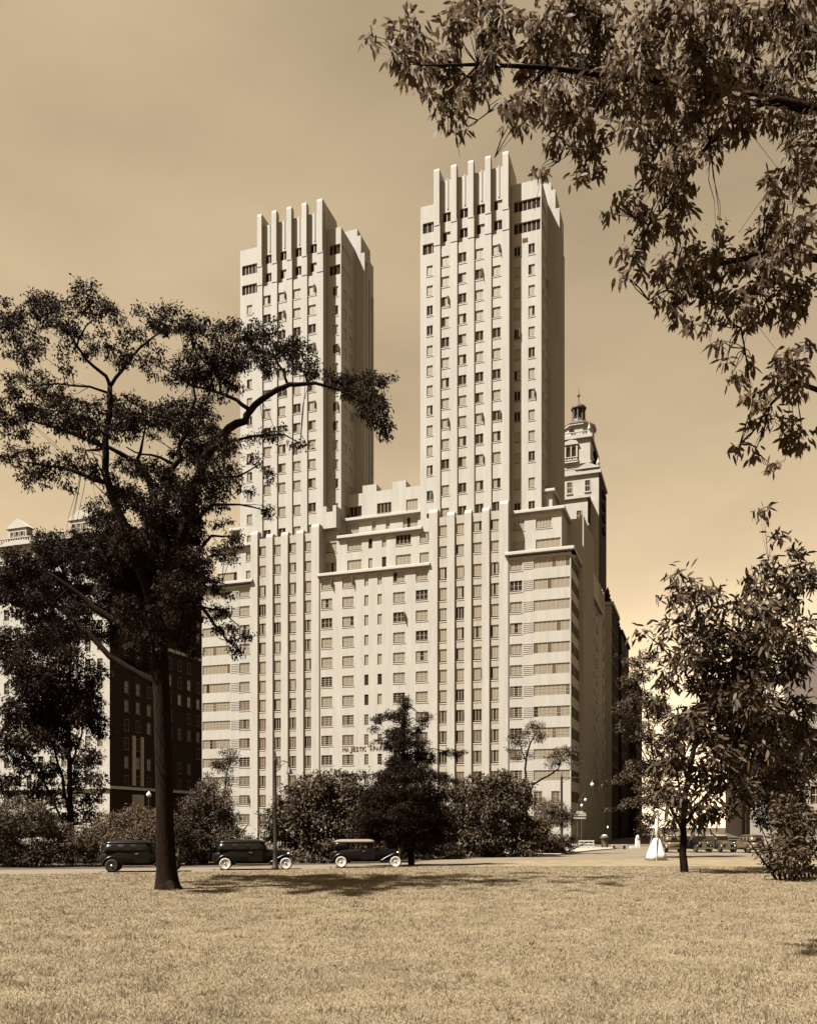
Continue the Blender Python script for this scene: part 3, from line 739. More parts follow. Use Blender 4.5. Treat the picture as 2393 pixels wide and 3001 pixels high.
# --- the big locust on the lawn
YL = 35.0
loc_lines = [
 [(494, 2585, .30), (520, 2606, .17), (548, 2615, .06)], [(490, 2585, .28), (468, 2606, .15), (446, 2614, .05)], [(492, 2590, .28, -.2), (505, 2612, .14, -.6), (515, 2620, .05, -1.0)], [(489, 2590, .25, -.2), (478, 2613, .13, -.5), (470, 2622, .04, -.9)],
 [(492, 2614, .62), (490, 2590, .50), (488, 2550, .42), (484, 2450, .37), (480, 2250, .35), (474, 2050, .34), (466, 1880, .34), (452, 1780, .32)],
 [(452, 1790, .27), (418, 1680, .22), (370, 1560, .19), (335, 1480, .165), (308, 1380, .15), (309, 1291, .135), (318, 1221, .12), (322, 1134, .10)],
 [(322, 1134, .075), (309, 1103, .07), (250, 1054, .055), (226, 1012, .045), (205, 977, .035), (180, 950, .02)],
 [(226, 1012, .04), (240, 975, .035), (266, 940, .03), (275, 900, .018)],
 [(322, 1134, .075), (358, 1082, .065), (407, 1022, .05), (450, 985, .035), (490, 960, .02)],
 [(313, 1150, .055), (264, 1134, .045), (170, 1127, .035), (80, 1130, .02)],
 [(306, 1309, .10), (261, 1291, .085), (177, 1256, .06), (100, 1235, .04), (40, 1220, .02)],
 [(306, 1413, .10), (240, 1389, .085), (177, 1368, .06), (100, 1360, .04), (50, 1350, .02)],
 [(462, 1820, .25, 1), (460, 1600, .20, 1.5), (449, 1448, .17, 2), (432, 1396, .14, 2), (397, 1354, .11, 2), (316, 1312, .08, 1.5), (250, 1320, .03, 2)],
 [(397, 1354, .08, 2), (412, 1320, .07, 2), (416, 1290, .05, 2), (430, 1230, .03, 2)],
 [(462, 1800, .25, 1), (475, 1600, .19, 1.5), (484, 1448, .16, 2), (501, 1378, .13, 2), (522, 1344, .11, 2), (526, 1302, .09, 2), (571, 1169, .06, 2), (560, 1090, .03, 2)],
 [(508, 1360, .08, 2), (470, 1340, .06, 2), (418, 1333, .04, 2), (370, 1310, .025, 2)],
 [(465, 1830, .28), (490, 1700, .25), (540, 1540, .22), (575, 1420, .20), (600, 1340, .19), (640, 1285, .18), (670, 1258, .17), (715, 1234, .15), (729, 1202, .14), (767, 1175, .125), (809, 1147, .11), (851, 1126, .095), (900, 1120, .075), (949, 1129, .06), (998, 1143, .05), (1022, 1157, .035), (1090, 1190, .02)],
 [(841, 1122, .055), (837, 1094, .05), (809, 1059, .04), (795, 1017, .03), (770, 985, .015)],
 [(900, 1120, .04), (890, 1090, .035), (870, 1060, .03), (860, 1020, .018)],
 [(729, 1199, .09), (694, 1171, .075), (645, 1153, .06), (565, 1129, .045), (500, 1090, .025)],
 [(645, 1153, .05), (640, 1100, .04), (660, 1040, .03), (690, 995, .018)],
 [(630, 1300, .09), (700, 1290, .06), (760, 1275, .045), (830, 1272, .03), (880, 1300, .015)],
 [(590, 1420, .09, .5), (640, 1400, .07, .5), (700, 1395, .045, .5), (760, 1360, .02, .5)],
 [(475, 1700, .13, .6), (560, 1560, .10, 1), (620, 1480, .07, 1), (700, 1480, .04, 1), (790, 1500, .02, 1)],
 [(470, 1750, .12, 1), (560, 1640, .09, 1.2), (620, 1570, .06, 1.2), (690, 1570, .03, 1.2)],
 [(478, 1860, .13, .3), (540, 1770, .10, .6), (592, 1779, .08, .8), (626, 1826, .06, .8), (650, 1849, .05, .8), (664, 1877, .035, .8), (706, 1914, .02, .8)],
 [(592, 1779, .05, .8), (650, 1790, .035, .8), (700, 1835, .02, .8)],
 [(540, 1770, .06, .6), (600, 1700, .04, .6), (650, 1710, .02, .6)],
 [(478, 1900, .20, -.4), (396, 1864, .15, -.5), (269, 1780, .12, -.6), (227, 1740, .10, -.6), (160, 1690, .07, -.8), (90, 1650, .03, -.8)],
 [(480, 2020, .18, .4), (400, 1975, .14, .5), (318, 1922, .12, .6), (215, 1813, .09, .8), (150, 1770, .05, 1), (100, 1750, .02, 1)],
]
loc_pads = [(150,900,50,32),(265,885,55,40),(340,905,35,28),(100,915,45,35),(50,940,50,40),(10,960,40,40),(190,960,55,26),(230,1000,45,26),(160,1050,55,20),(70,1040,50,26),(290,1010,38,26),(360,1040,36,34),(400,1000,38,28),
 (450,950,48,30),(510,955,52,36),(590,975,58,32),(660,985,50,32),(705,990,40,28),(750,985,42,30),(800,985,38,28),(850,1000,38,30),(850,1040,40,34),(890,1055,32,34),(925,1080,24,26),(780,1050,40,34),
 (480,1080,55,24),(560,1090,58,40),(620,1060,65,44),(640,1120,55,26),(680,1080,55,44),(720,1040,40,36),
 (960,1105,28,18),(990,1115,36,22),(1060,1125,52,30),(1095,1155,36,44),(1120,1235,20,42),(1135,1112,26,16),(1080,1185,34,44),(1040,1150,30,24),(1105,1200,24,34),(1130,1260,14,22),
 (140,1210,60,44),(200,1220,55,44),(260,1230,55,48),(340,1230,58,52),(400,1220,56,52),(460,1230,56,44),(520,1220,62,44),(580,1210,55,44),(70,1200,55,44),(20,1230,50,44),
 (130,1130,40,24),(180,1150,38,20),(60,1120,45,24),(150,1335,48,26),(220,1350,38,22),(180,1405,48,22),(290,1390,36,26),(60,1350,50,28),(90,1400,40,20),
 (380,1370,40,32),(440,1380,48,36),(480,1420,56,38),(350,1440,56,38),(400,1480,58,46),(480,1500,58,52),(560,1320,58,52),(620,1300,56,52),(660,1280,40,36),(580,1400,56,52),(640,1380,46,44),(600,1450,40,38),(680,1400,26,24),(640,1460,34,28),
 (740,1350,26,12),(800,1268,46,14),(745,1290,26,14),(870,1298,24,12),(790,1385,14,24),(795,1500,24,18),(720,1440,22,16),
 (640,1522,34,12),(695,1575,34,26),(600,1610,26,13),(660,1625,44,15),(605,1690,38,22),(640,1718,38,13),(660,1760,24,13),(625,1790,42,18),(700,1838,28,15),(722,1862,24,12),(705,1908,22,13),(655,1850,20,13),(675,1880,14,10),
 (330,1560,66,46,1.6),(400,1600,74,56,1.8),(480,1600,74,72,2.2),(540,1560,56,56,2),(560,1650,48,46,2),(350,1680,74,56,1.8),(440,1720,80,74,2.4),(520,1750,52,70,2.4),(250,1600,56,34,1.4),(300,1500,50,30),(570,1720,34,40,2),(420,1660,80,60,1.6),(500,1680,70,70,2),(330,1620,60,50,1.5),(540,1820,40,50,1.4),(470,1830,70,50,1.2),(400,1850,50,40),(560,1500,44,40,1.4),(520,1460,50,40,1.4),
 (170,1640,64,44,2),(140,1720,50,50,2),(220,1720,56,44,1.8),(280,1660,48,46,1.8),(60,1660,60,50,1.6),(30,1740,50,60,1.4),(110,1780,50,40,2),(220,1790,50,34,1.4),(300,1760,46,44,1.6),(380,1800,50,44,1.6),(150,1590,56,30,1.4),(90,1720,60,60,1.6),(170,1840,50,36,1.6),(110,1860,50,40,1.4),(430,1880,50,40,1.4),(540,1900,34,34),(400,1930,44,36,1.2),(330,1850,44,36,1.2)]
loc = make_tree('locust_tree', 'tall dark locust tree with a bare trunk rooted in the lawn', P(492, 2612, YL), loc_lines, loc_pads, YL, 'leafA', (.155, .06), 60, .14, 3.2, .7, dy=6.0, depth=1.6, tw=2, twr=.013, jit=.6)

# --- trees and bushes at the far side of the drive
make_tree('slender_tree', 'slender dark twin-stemmed tree in front of the stone apartment house', P(205, 2530, 62),
 [[(206, 2530, .26), (207, 2400, .22), (204, 2250, .19), (200, 2100, .15), (205, 1950, .10)], [(207, 2420, .13), (190, 2320, .11), (160, 2200, .08), (140, 2080, .05)], [(204, 2250, .10), (240, 2150, .07), (270, 2050, .04)], [(206, 2460, .1), (150, 2330, .08), (100, 2240, .04)]],
 [(150,1880,60,44,1.6),(240,1850,44,38),(110,2010,60,60,1.4),(140,2120,60,60,1.4),(200,2060,60,50,1.4),(260,2060,40,50),(200,1930,56,36),(150,2000,56,44),(230,2010,48,44),(280,1970,34,34),(160,2090,56,40),(240,2095,46,46),(290,2140,24,34),(80,1960,60,60),(60,2080,60,50),(30,1900,50,60),(100,2170,50,36),(190,2170,40,30),(265,2210,40,26),(130,2250,40,24),(60,2240,40,30),(230,2270,30,18),(290,2290,26,22),(150,2330,34,16),(250,2350,34,16),(90,2320,40,20),(285,2400,30,14),(30,2180,50,50),(20,2300,40,40),(180,2210,40,9),(240,2235,40,9),(150,2270,44,9),(270,2265,26,8),(220,2300,40,8),(170,2350,44,9),(250,2375,40,9),(130,2385,40,10),(280,2340,20,9),(200,2400,40,9),(270,2430,30,9),(110,2300,40,12),(150,2430,50,14),(220,2450,50,12)],
 62, 'leafA', (.28, .11), 18, .24, 3.6, .55, dy=2, tw=3, twr=.03)

def shrub(label, pads, Y, leafm='leafB', leaf=(.20, .10), dens=1.15, droop=.35, dy=1.2, group='shrubs along the park drive', name='shrub', cat='shrub', clus=40, sig=.19, depth=1.0, lines=None, shell=.75):
    x = sum(p[0] for p in pads) / len(pads); b = P(x, YH + EYE * F / Y, Y)
    ymid = sum(p[1] for p in pads) / len(pads); g = YH + EYE * F / Y
    if lines is None:
        lines = [[(x + k * 12, g + 1, .07), (x + k * 30, (g + ymid) / 2, .055), (x + k * 55, ymid - 10, .03)] for k in (-2, -1, 0, 1, 2)]
    return make_tree(name, label, b, lines, pads, Y, leafm, leaf, clus, sig, dens * 3.6, droop, dy=dy, depth=depth, group=group, cat=cat, tw=2, twr=.02, shell=shell, up=1.1)

shrub('low leafy bush at the left end of the drive', [(60,2400,80,60),(150,2440,60,50),(110,2500,70,36),(200,2500,60,36),(40,2500,60,40),(230,2460,40,40),(0,2430,50,60),(-40,2470,60,60)], 57, leaf=(.16, .07))
shrub('rounded sunlit bush behind the car by the locust trunk', [(330,2420,60,36),(400,2410,60,40),(290,2460,44,40),(360,2470,70,40),(440,2450,60,50),(470,2400,36,30),(270,2500,40,36),(380,2510,70,30),(460,2510,40,30)], 58, 'leafE', leaf=(.15, .06), dens=1.25)
shrub('upright pointed bush between the locust trunk and the lamp post', [(610,2300,22,30),(600,2340,40,34),(640,2350,36,34),(570,2370,44,36),(620,2400,60,40),(670,2410,42,40),(560,2430,56,40),(530,2470,44,44),(600,2470,70,44),(680,2470,60,40),(730,2490,44,30),(560,2520,60,26),(660,2520,70,24)], 60, 'leafB', leaf=(.16, .07), dens=1.25)
shrub('light leafy sapling rising above the pointed bush', [(670,2210,22,16),(690,2225,18,12),(650,2235,26,10),(625,2240,22,12),(665,2255,16,12),(668,2285,16,16)], 64, 'leafC', leaf=(.14, .06), dens=.8, lines=[[(655, 2500, .06), (655, 2380, .05), (660, 2300, .045), (668, 2250, .035), (690, 2205, .015)], [(664, 2270, .03), (640, 2240, .02), (615, 2236, .01)]], name='sapling', cat='tree', group=None)
big = [(860,2340,60,40),(920,2310,60,40),(980,2300,60,40),(1040,2310,50,44),(830,2390,44,40),(900,2380,70,50),(980,2370,70,50),(1060,2370,60,50),(810,2440,40,30),(880,2450,60,40),(960,2450,70,50),(1040,2450,60,50),(1010,2510,60,24),(920,2510,60,24),(790,2400,24,20),(1085,2330,24,30),(1090,2420,40,50)]
shrub('broad dark rhododendron bush behind the two dark cars', big, 64, 'leafB', leaf=(.30, .12), dens=1.2, droop=.55, clus=44, sig=.26)
shrub('dark bush left of the young pollard tree', [(1330,2320,40,30),(1390,2320,50,36),(1450,2310,50,40),(1480,2290,36,26),(1350,2380,50,44),(1420,2370,60,50),(1490,2350,56,50),(1540,2330,36,40),(1340,2450,60,44),(1420,2440,70,50),(1500,2430,60,50),(1560,2420,40,50),(1380,2500,70,28),(1460,2500,70,26),(1540,2490,50,30),(1280,2400,40,50),(1270,2470,50,40),(1400,2285,20,12)], 76, 'leafB', leaf=(.32, .13), dens=1.15, droop=.55, clus=44, sig=.28)
shrub('pale feathery bush under the street lamp arm', [(1590,2370,36,24),(1630,2370,30,22),(1660,2385,26,18),(1580,2410,40,26),(1620,2410,36,20),(1660,2410,20,14)], 84, 'leafE', leaf=(.20, .06), dens=1.0, lines=[[(1600, 2500, .06), (1605, 2440, .05), (1610, 2380, .02)], [(1600, 2480, .05), (1640, 2430, .03), (1660, 2390, .015)]])
shrub('dark hedge bush at the kerb by the park entrance', [(1590,2460,40,30),(1630,2470,34,26),(1560,2490,36,22),(1650,2485,26,16),(1670,2465,16,20),(1600,2490,36,16)], 82, 'leafB', leaf=(.22, .1), dens=1.2)
shrub('dark bush massed behind the conifer trunk', [(1180,2400,80,34),(1090,2420,50,36),(1270,2410,50,36),(1170,2450,90,36),(1130,2360,50,30),(1240,2350,50,30),(1230,2480,60,36),(1290,2490,50,28),(1160,2500,50,24),(1110,2480,40,36),(1250,2440,50,30),(1100,2520,40,16),(1330,2500,40,18),(1210,2515,50,14)], 70, 'leafB', leaf=(.2, .09), dens=1.2)
make_tree('conifer', 'ragged dark conifer standing in front of the apartment house', P(1204, 2536, 57.4),
 [[(1205, 2536, .22), (1200, 2450, .19), (1183, 2300, .16), (1181, 2150, .09), (1180, 2040, .015)], [(1181, 2130, .04), (1195, 2080, .03), (1197, 2032, .01)]] +
 [[(1184, y, .07 - .00002 * y), ((1184 + x) / 2, y - 16, .03), (x, y + 4, .012)] for x, y in ((1150,2090),(1090,2125),(1115,2165),(1235,2120),(1250,2150),(1075,2175),(1270,2220),(1290,2240),(1080,2280),(1330,2290),(1350,2210),(1050,2350),(1310,2350),(1230,2090),(1220,2085))],
 [(1181,2060,8,26),(1196,2060,6,22),(1183,2100,22,22),(1150,2095,26,12),(1115,2110,22,9),(1100,2140,16,8),(1195,2140,40,20),(1150,2150,30,14),(1235,2120,12,18),(1250,2100,12,12),(1170,2180,50,24),(1220,2180,36,22),(1122,2178,22,7,.5),(1092,2182,14,6,.5),(1240,2210,34,16),(1265,2225,20,10),(1190,2220,50,26),(1155,2232,30,18),(1180,2270,64,30),(1235,2260,44,26),(1120,2290,44,26),(1270,2280,36,16),(1190,2320,80,34),(1110,2340,56,30),(1260,2330,52,28),(1310,2210,20,9),(1340,2205,22,8),(1300,2275,24,8),(1330,2285,24,9),(1180,2380,104,36),(1085,2395,56,32),(1275,2390,60,34),(1180,2430,100,34),(1080,2440,50,30),(1280,2440,60,32),(1200,2470,80,26),(1130,2330,60,26)],
 57.4, 'leafC', (.16, .055), 26, .14, 4.6, .35, dy=.8, depth=.8, tw=3, twr=.018, jit=.6)
make_tree('pollard_tree', 'small pollard tree with crooked bare stem against the pale wall', P(1545, 2500, 80),
 [[(1545, 2490, .11), (1541, 2380, .10), (1540, 2270, .09), (1538, 2220, .085), (1552, 2180, .07), (1566, 2155, .04)], [(1538, 2225, .06), (1525, 2190, .045), (1510, 2170, .02)], [(1552, 2180, .04), (1545, 2150, .02)]],
 [(1560,2130,30,16),(1585,2150,20,14),(1530,2150,24,14),(1505,2170,24,16),(1500,2195,16,10),(1575,2170,16,10),(1525,2180,20,12),(1515,2220,16,12),(1548,2215,8,10)],
 80, 'leafB', (.19, .08), 14, .16, 2.0, .2, dy=.6, tw=3, twr=.02, jit=.3)
make_tree('leaning_tree', 'leaning tree whose bent limb reaches toward the building corner', P(1500, 2500, 83),
 [[(1500, 2500, .13), (1530, 2400, .11), (1560, 2300, .10), (1590, 2282, .09), (1620, 2265, .08), (1636, 2255, .07), (1640, 2235, .06), (1632, 2220, .04)], [(1640, 2240, .04), (1660, 2215, .03), (1675, 2200, .015)], [(1560, 2300, .05), (1530, 2285, .03)]],
 [(1620,2240,22,14),(1640,2205,26,14),(1665,2195,24,12),(1680,2215,14,12),(1640,2225,20,10),(1610,2225,14,10),(1672,2240,10,12),(1690,2235,8,10)],
 83, 'leafB', (.19, .08), 14, .16, 2.0, .2, dy=.6, tw=3, twr=.02, jit=.3)

# --- right-hand side
def large_leaf_tree(name, label, base, lines, pads, Y, leafm, leaf, dens, droop, nleaf, dy=1.0, tw=4, clus=9, sig=.16, depth=.8, hang=0, along=None):
    """near tree: the largest-looking leaves are objects of their own, the rest one mass"""
    r = tree_root(name, label, base)
    mb = MB(); pts = skeleton(mb, lines, Y, .03); off(mb.build('branches' if base.z > 1 else 'trunk', M['bark'], None, True), r)
    wp = px_pads(pads, Y, dy, .5, depth)
    mb = MB(); twigs(mb, wp, pts, .008, tw, .03)
    for _ in range(hang):                                  # fine hanging runners
        c = np.array(wp[rng.integers(len(wp))][0]); l = rng.uniform(.3, .9); a = rng.normal(size=3) * .2
        mb.tube([c, c + a * .5 + [0, 0, -l * .5], c + a + [0, 0, -l]], [.005, .004, .003], 4, cap=False)
    off(mb.build('twigs', M['twig'], None), r)['kind'] = 'stuff'
    V = pad_leaves(wp, leaf, clus, sig, dens, droop, .45, 0.0, leaf_verts6).reshape(-1, 6, 3)
    idx = rng.permutation(len(V)); single, rest = idx[:nleaf], idx[nleaf:]
    m = MB(); m.v = [(0, 0, 0), (-.18, .25, .02), (-.2, .55, .0), (0, 1, -.10), (.2, .55, 0), (.18, .25, .02), (0, .5, -.03)]; m.f = [(0, 5, 6, 1), (1, 6, 2), (5, 4, 6), (2, 6, 3), (6, 4, 3)]; m.m = [0] * 5
    lm = m.mesh('leaf', M[leafm])
    for i in single:
        a, b_, _q, c, _r, d_ = [Vector(q) for q in V[i]]
        yv = (c - a); L_ = yv.length; yv.normalize(); xv = (d_ - b_).normalized(); zv = xv.cross(yv).normalized(); xv = yv.cross(zv)
        o = bpy.data.objects.new('leaf', lm); col.objects.link(o); o.parent = r
        mt = Matrix((xv * L_ * .85, yv * L_, zv * L_)).transposed().to_4x4(); mt.translation = a - r.location
        o.matrix_basis = mt
    off(leaf_part('foliage', V[rest].reshape(-1, 3), M[leafm], None, n=6), r)['kind'] = 'stuff'
    return r
YC = 14.0
over = [(1180,165,42,44),(1220,205,46,36),(1290,160,58,46),(1250,255,22,22),(1320,235,46,44),(1320,300,36,36),(1300,350,18,20),(1358,378,16,20),(1385,265,36,36),(1440,160,58,38),(1420,235,28,26),(1480,290,28,20),(1500,325,42,24),(1540,345,36,26),(1560,290,44,36),(1620,395,26,36),(1610,325,36,44),(1682,430,24,34),(1690,345,46,44),(1560,180,56,46),(1650,175,66,54),(1650,265,56,46),(1588,500,18,10),
 (1720,480,20,34),(1700,530,14,16),(1750,495,20,22),(1760,415,36,36),(1750,290,56,54),(1750,190,66,56),(1850,190,76,66),(1850,290,76,56),(1840,375,46,36),(1950,190,76,66),(1950,290,76,56),(1930,395,56,36),(2050,190,76,74),(2050,300,76,56),(2020,395,66,46),(2150,190,76,66),(2150,320,66,56),(2100,415,46,36),(2230,240,60,60),(2250,335,36,36),(2180,365,36,36),
 (1890,440,26,36),(1910,500,34,34),(1960,480,34,36),(2010,460,44,36),(1990,540,44,36),(1990,600,40,34),(1930,560,24,24),(1820,575,22,32),(1782,612,20,10),(1870,600,24,34),(1900,650,42,42),(1880,715,30,34),(1822,730,18,10),(1850,765,30,14),(2000,680,22,32),(1950,640,32,32),(2010,720,22,32),(2100,665,20,26),
 (2262,540,22,46),(2255,660,24,54),(2230,700,34,44),(2255,770,34,44),(2320,300,60,90),(2330,500,50,80),(2330,700,50,90),(2380,420,40,100),
 (1990,770,52,42),(2060,760,54,44),(2120,760,54,44),(2180,760,46,36),(1930,790,24,18),(1830,808,18,9),(1892,800,9,11),(2030,830,54,34),(1970,860,34,24),(1930,880,22,14),(2000,920,34,28),(2080,880,34,34),(2150,870,44,34),(2180,900,34,34),(2020,968,28,18),(2080,940,22,24),(2140,930,24,20),(2190,960,28,18),(2230,840,36,36),(2250,900,26,30),(2100,1000,8,10),(2120,1060,14,14),(2140,1090,14,14),(2190,1070,18,18),(2170,1118,14,10),(2190,1150,14,12),(2220,1170,14,14),(2252,1155,20,22),(2255,1220,18,24),(2200,1250,22,18),(2158,1312,15,9),(2210,1320,10,18),(2262,1370,9,10),(2320,880,50,90),(2320,1080,50,90),(2330,1260,40,60),
 (1200,90,60,40),(1330,80,60,40),(1460,60,70,50),(1600,60,80,60),(1750,60,80,60),(1900,60,80,60),(2050,60,80,60),(2200,60,80,60),(2340,100,70,90),(1400,10,70,40),(1700,0,90,40),(2000,0,90,40),(2300,0,90,50),(1085,115,16,20)]
over_lines = [
 [(2900, 2560, .24), (2880, 2100, .22), (2820, 1500, .20), (2740, 900, .18), (2620, 420, .16), (2450, 120, .13), (2250, 40, .10)],
 [(2620, 420, .10), (2450, 330, .085), (2250, 290, .07), (2000, 250, .055), (1800, 220, .045), (1600, 200, .035), (1400, 190, .025), (1230, 190, .012)],
 [(2250, 290, .05), (2120, 370, .04), (2040, 470, .03), (1980, 570, .022), (1900, 660, .015), (1850, 750, .008)],
 [(2000, 250, .04), (1920, 330, .03), (1880, 400, .025), (1900, 480, .018), (1980, 530, .01)],
 [(1800, 220, .03), (1740, 330, .022), (1720, 430, .014), (1710, 520, .007)],
 [(1600, 200, .025), (1520, 280, .018), (1430, 330, .01), (1370, 370, .005)],
 [(1400, 190, .018), (1350, 240, .012), (1310, 320, .006)],
 [(2740, 900, .09), (2500, 780, .07), (2300, 740, .055), (2150, 760, .04), (2030, 800, .028), (1950, 850, .015), (1900, 880, .008)],
 [(2300, 740, .035), (2220, 850, .025), (2170, 960, .016), (2190, 1080, .010), (2200, 1160, .007)],
 [(2820, 1500, .07), (2500, 1180, .05), (2330, 1120, .035), (2260, 1180, .022), (2210, 1260, .012), (2165, 1310, .006)],
 [(2260, 1180, .014), (2240, 1250, .01), (2210, 1330, .005)],
 [(1610, 230, .006), (1560, 330, .005), (1500, 400, .004), (1450, 460, .003)], [(1700, 350, .006), (1670, 450, .005), (1600, 500, .003)]]
large_leaf_tree('overhanging_tree', 'broad-leaved tree overhanging from the right with drooping leaf clusters', P(2900, 2560, YC) - Vector((0, 0, P(2900, 2560, YC).z)), over_lines, over, YC, 'leafD', (.165, .054), 3.4, .9, 300, dy=1.1, tw=3, hang=25, clus=11, sig=.06, depth=.8)
sap = [(1985,1685,22,22),(2000,1720,30,26),(2045,1735,34,30),(1960,1752,26,20),(2035,1790,44,30),(2100,1735,24,20),(2130,1780,30,28),(2185,1672,22,12),(2230,1705,34,40),(2255,1640,20,20),(2228,1490,12,6),(2268,1570,8,14),(2200,1790,44,40),(2255,1800,34,54),(1885,1850,26,12),(1930,1880,30,18),(1970,1835,30,30),(2050,1860,50,40),(2130,1870,54,50),(2210,1880,46,54),(2000,1930,48,30),(2080,1950,54,42),(2160,1970,54,52),(2235,1980,40,64),(2040,2010,48,32),(2090,2070,54,44),(2160,2080,54,52),(2235,2100,40,74),(2140,2170,50,44),(2225,2200,44,60),(2320,1700,50,90),(2330,1900,50,100),(2330,2100,50,100),(2330,2250,50,60),(2260,2300,30,40),(1960,1980,40,30),(1930,2040,34,30),(2020,2110,50,40),(2090,2130,54,50),(2180,2140,54,60,1.4),(2120,2010,56,56,1.4),(2200,2040,50,60,1.5),(2200,1940,50,50,1.4),(2250,2160,40,80,1.5),(2040,1900,44,36),(2240,1880,40,60,1.5)]
sap_lines = [[(2003, 2562, .30), (2003, 2552, .23), (2001, 2500, .20), (2000, 2430, .18), (2006, 2340, .16), (2030, 2200, .14), (2060, 2060, .12), (2070, 1920, .09), (2040, 1780, .06), (1985, 1665, .02)],
 [(2030, 2200, .10, .5), (2130, 2060, .09, 1), (2200, 1920, .07, 1), (2230, 1780, .05, 1), (2250, 1640, .02, 1)], [(2060, 2060, .08, -.5), (2000, 1960, .06, -.8), (1930, 1890, .04, -.8), (1880, 1845, .015, -.8)],
 [(2070, 1920, .06), (2120, 1820, .04, -.5), (2130, 1760, .015, -.5)], [(2010, 2300, .09), (2120, 2230, .07, .5), (2220, 2150, .05, 1), (2310, 2100, .02, 1)], [(2001, 2440, .10), (1960, 2360, .07), (1930, 2290, .03)], [(2003, 2420, .10), (2060, 2340, .07), (2110, 2270, .03)], [(2004, 2380, .07), (1985, 2280, .05), (1970, 2200, .02)], [(2120, 2230, .05, .5), (2180, 2290, .03, .5), (2230, 2320, .015, .5)]]
sap += [(1980,2170,40,32),(2050,2170,44,34),(2100,2210,44,34),(1945,2230,34,30),(2000,2240,48,36),(2070,2260,48,34),(1935,2300,30,26),(1990,2320,46,30),(2060,2330,48,32),(2120,2290,44,38),(1965,2375,34,20),(2020,2385,40,20),(2080,2380,44,24),(2045,2415,34,12),(2150,2240,44,44),(2170,2320,34,36),(2110,2365,34,24),(2020,2100,40,30)]
sap = [q for q in sap if q[0] < 2345]
large_leaf_tree('lawn_tree', 'broad young tree with long arching leaves and short dark trunk on the lawn', P(2003, 2560, 48.0), sap_lines, sap, 48.0, 'leafB', (.58, .15), 3.0, .6, 250, dy=2.6, tw=3, clus=10, sig=.24, depth=.9)
make_tree('small_leaved_tree', 'small-leaved tree standing behind the white tree guard', P(1931, 2513, 73),
 [[(1931, 2513, .14), (1928, 2450, .12), (1925, 2380, .095), (1922, 2300, .085), (1910, 2200, .07), (1895, 2080, .05), (1880, 1960, .02)], [(1922, 2320, .06), (1870, 2290, .04), (1800, 2300, .015)], [(1915, 2260, .05), (1860, 2160, .035), (1825, 2080, .012)], [(1924, 2370, .045), (1870, 2345, .03), (1795, 2370, .012)], [(1905, 2150, .04), (1950, 2060, .03), (1980, 2000, .012)]],
 [(1860,1935,34,12),(1900,1925,30,14),(1835,1930,14,6),(1800,1926,10,4),(1880,1980,34,22),(1830,1990,22,18),(1870,2040,36,24),(1825,2075,24,22),(1850,2110,26,26),(1825,2130,18,14),(1880,2150,36,34),(1920,2080,40,40),(1930,2180,40,36),(1870,2250,44,24),(1915,2260,44,34),(1835,2275,30,14),(1800,2292,14,7),(1770,2302,9,5),(1890,2310,40,22),(1860,2345,36,10),(1825,2356,24,8),(1793,2370,13,6),(1910,2350,40,26),(1900,2400,30,24),(1885,2440,22,22),(1950,2330,34,34),(1960,2420,24,24),(1975,2140,34,40),(1975,2250,30,40)],
 73, 'leafB', (.20, .11), 14, .17, 3.2, .4, dy=1.2, tw=3, twr=.02, jit=.5)
shrub('bushy plant with large leaves at the right edge of the lawn', [(2275,2440,22,44),(2310,2420,44,60),(2262,2510,24,36),(2315,2500,50,50),(2295,2360,30,36),(2365,2450,40,80),(2248,2495,12,20),(2290,2545,40,16),(2340,2545,40,16)], 41, 'leafB', leaf=(.28, .11), dens=1.0, droop=.3, group=None, clus=10, sig=.16)
shrub('dark tree mass behind the parked cars', [(2250,2250,50,60),(2200,2330,40,40),(2300,2320,60,80),(2350,2200,50,80),(2250,2390,40,30),(2330,2400,50,40)], 100, 'leafC', leaf=(.4, .18), dens=1.1, group=None, name='street_tree', cat='tree', clus=14, sig=.3)

# ================================================================== motor cars of the thirties
def ring_rr(x, hw, z0, z1, n=4, k=.28):
    """rounded rectangle ring in the y-z plane at x"""
    r = min(hw, (z1 - z0) / 2) * k * 1.6; out = []
    for cy, cz, a0 in ((hw - r, z1 - r, 0), (-hw + r, z1 - r, 90), (-hw + r, z0 + r, 180), (hw - r, z0 + r, 270)):
        for j in range(n): a = R(a0 + 90 * j / (n - 1)); out.append((x, cy + r * math.cos(a), cz + r * math.sin(a)))
    return out
def ring_xy(z, x0, x1, hw, n=5, r=.25):
    out = []
    for cx_, cy, a0 in ((x1 - r, hw - r, 0), (x0 + r, hw - r, 90), (x0 + r, -hw + r, 180), (x1 - r, -hw + r, 270)):
        for j in range(n): a = R(a0 + 90 * j / (n - 1)); out.append((cx_ + r * math.cos(a), cy + r * math.sin(a), z))
    return out
_cm = {}
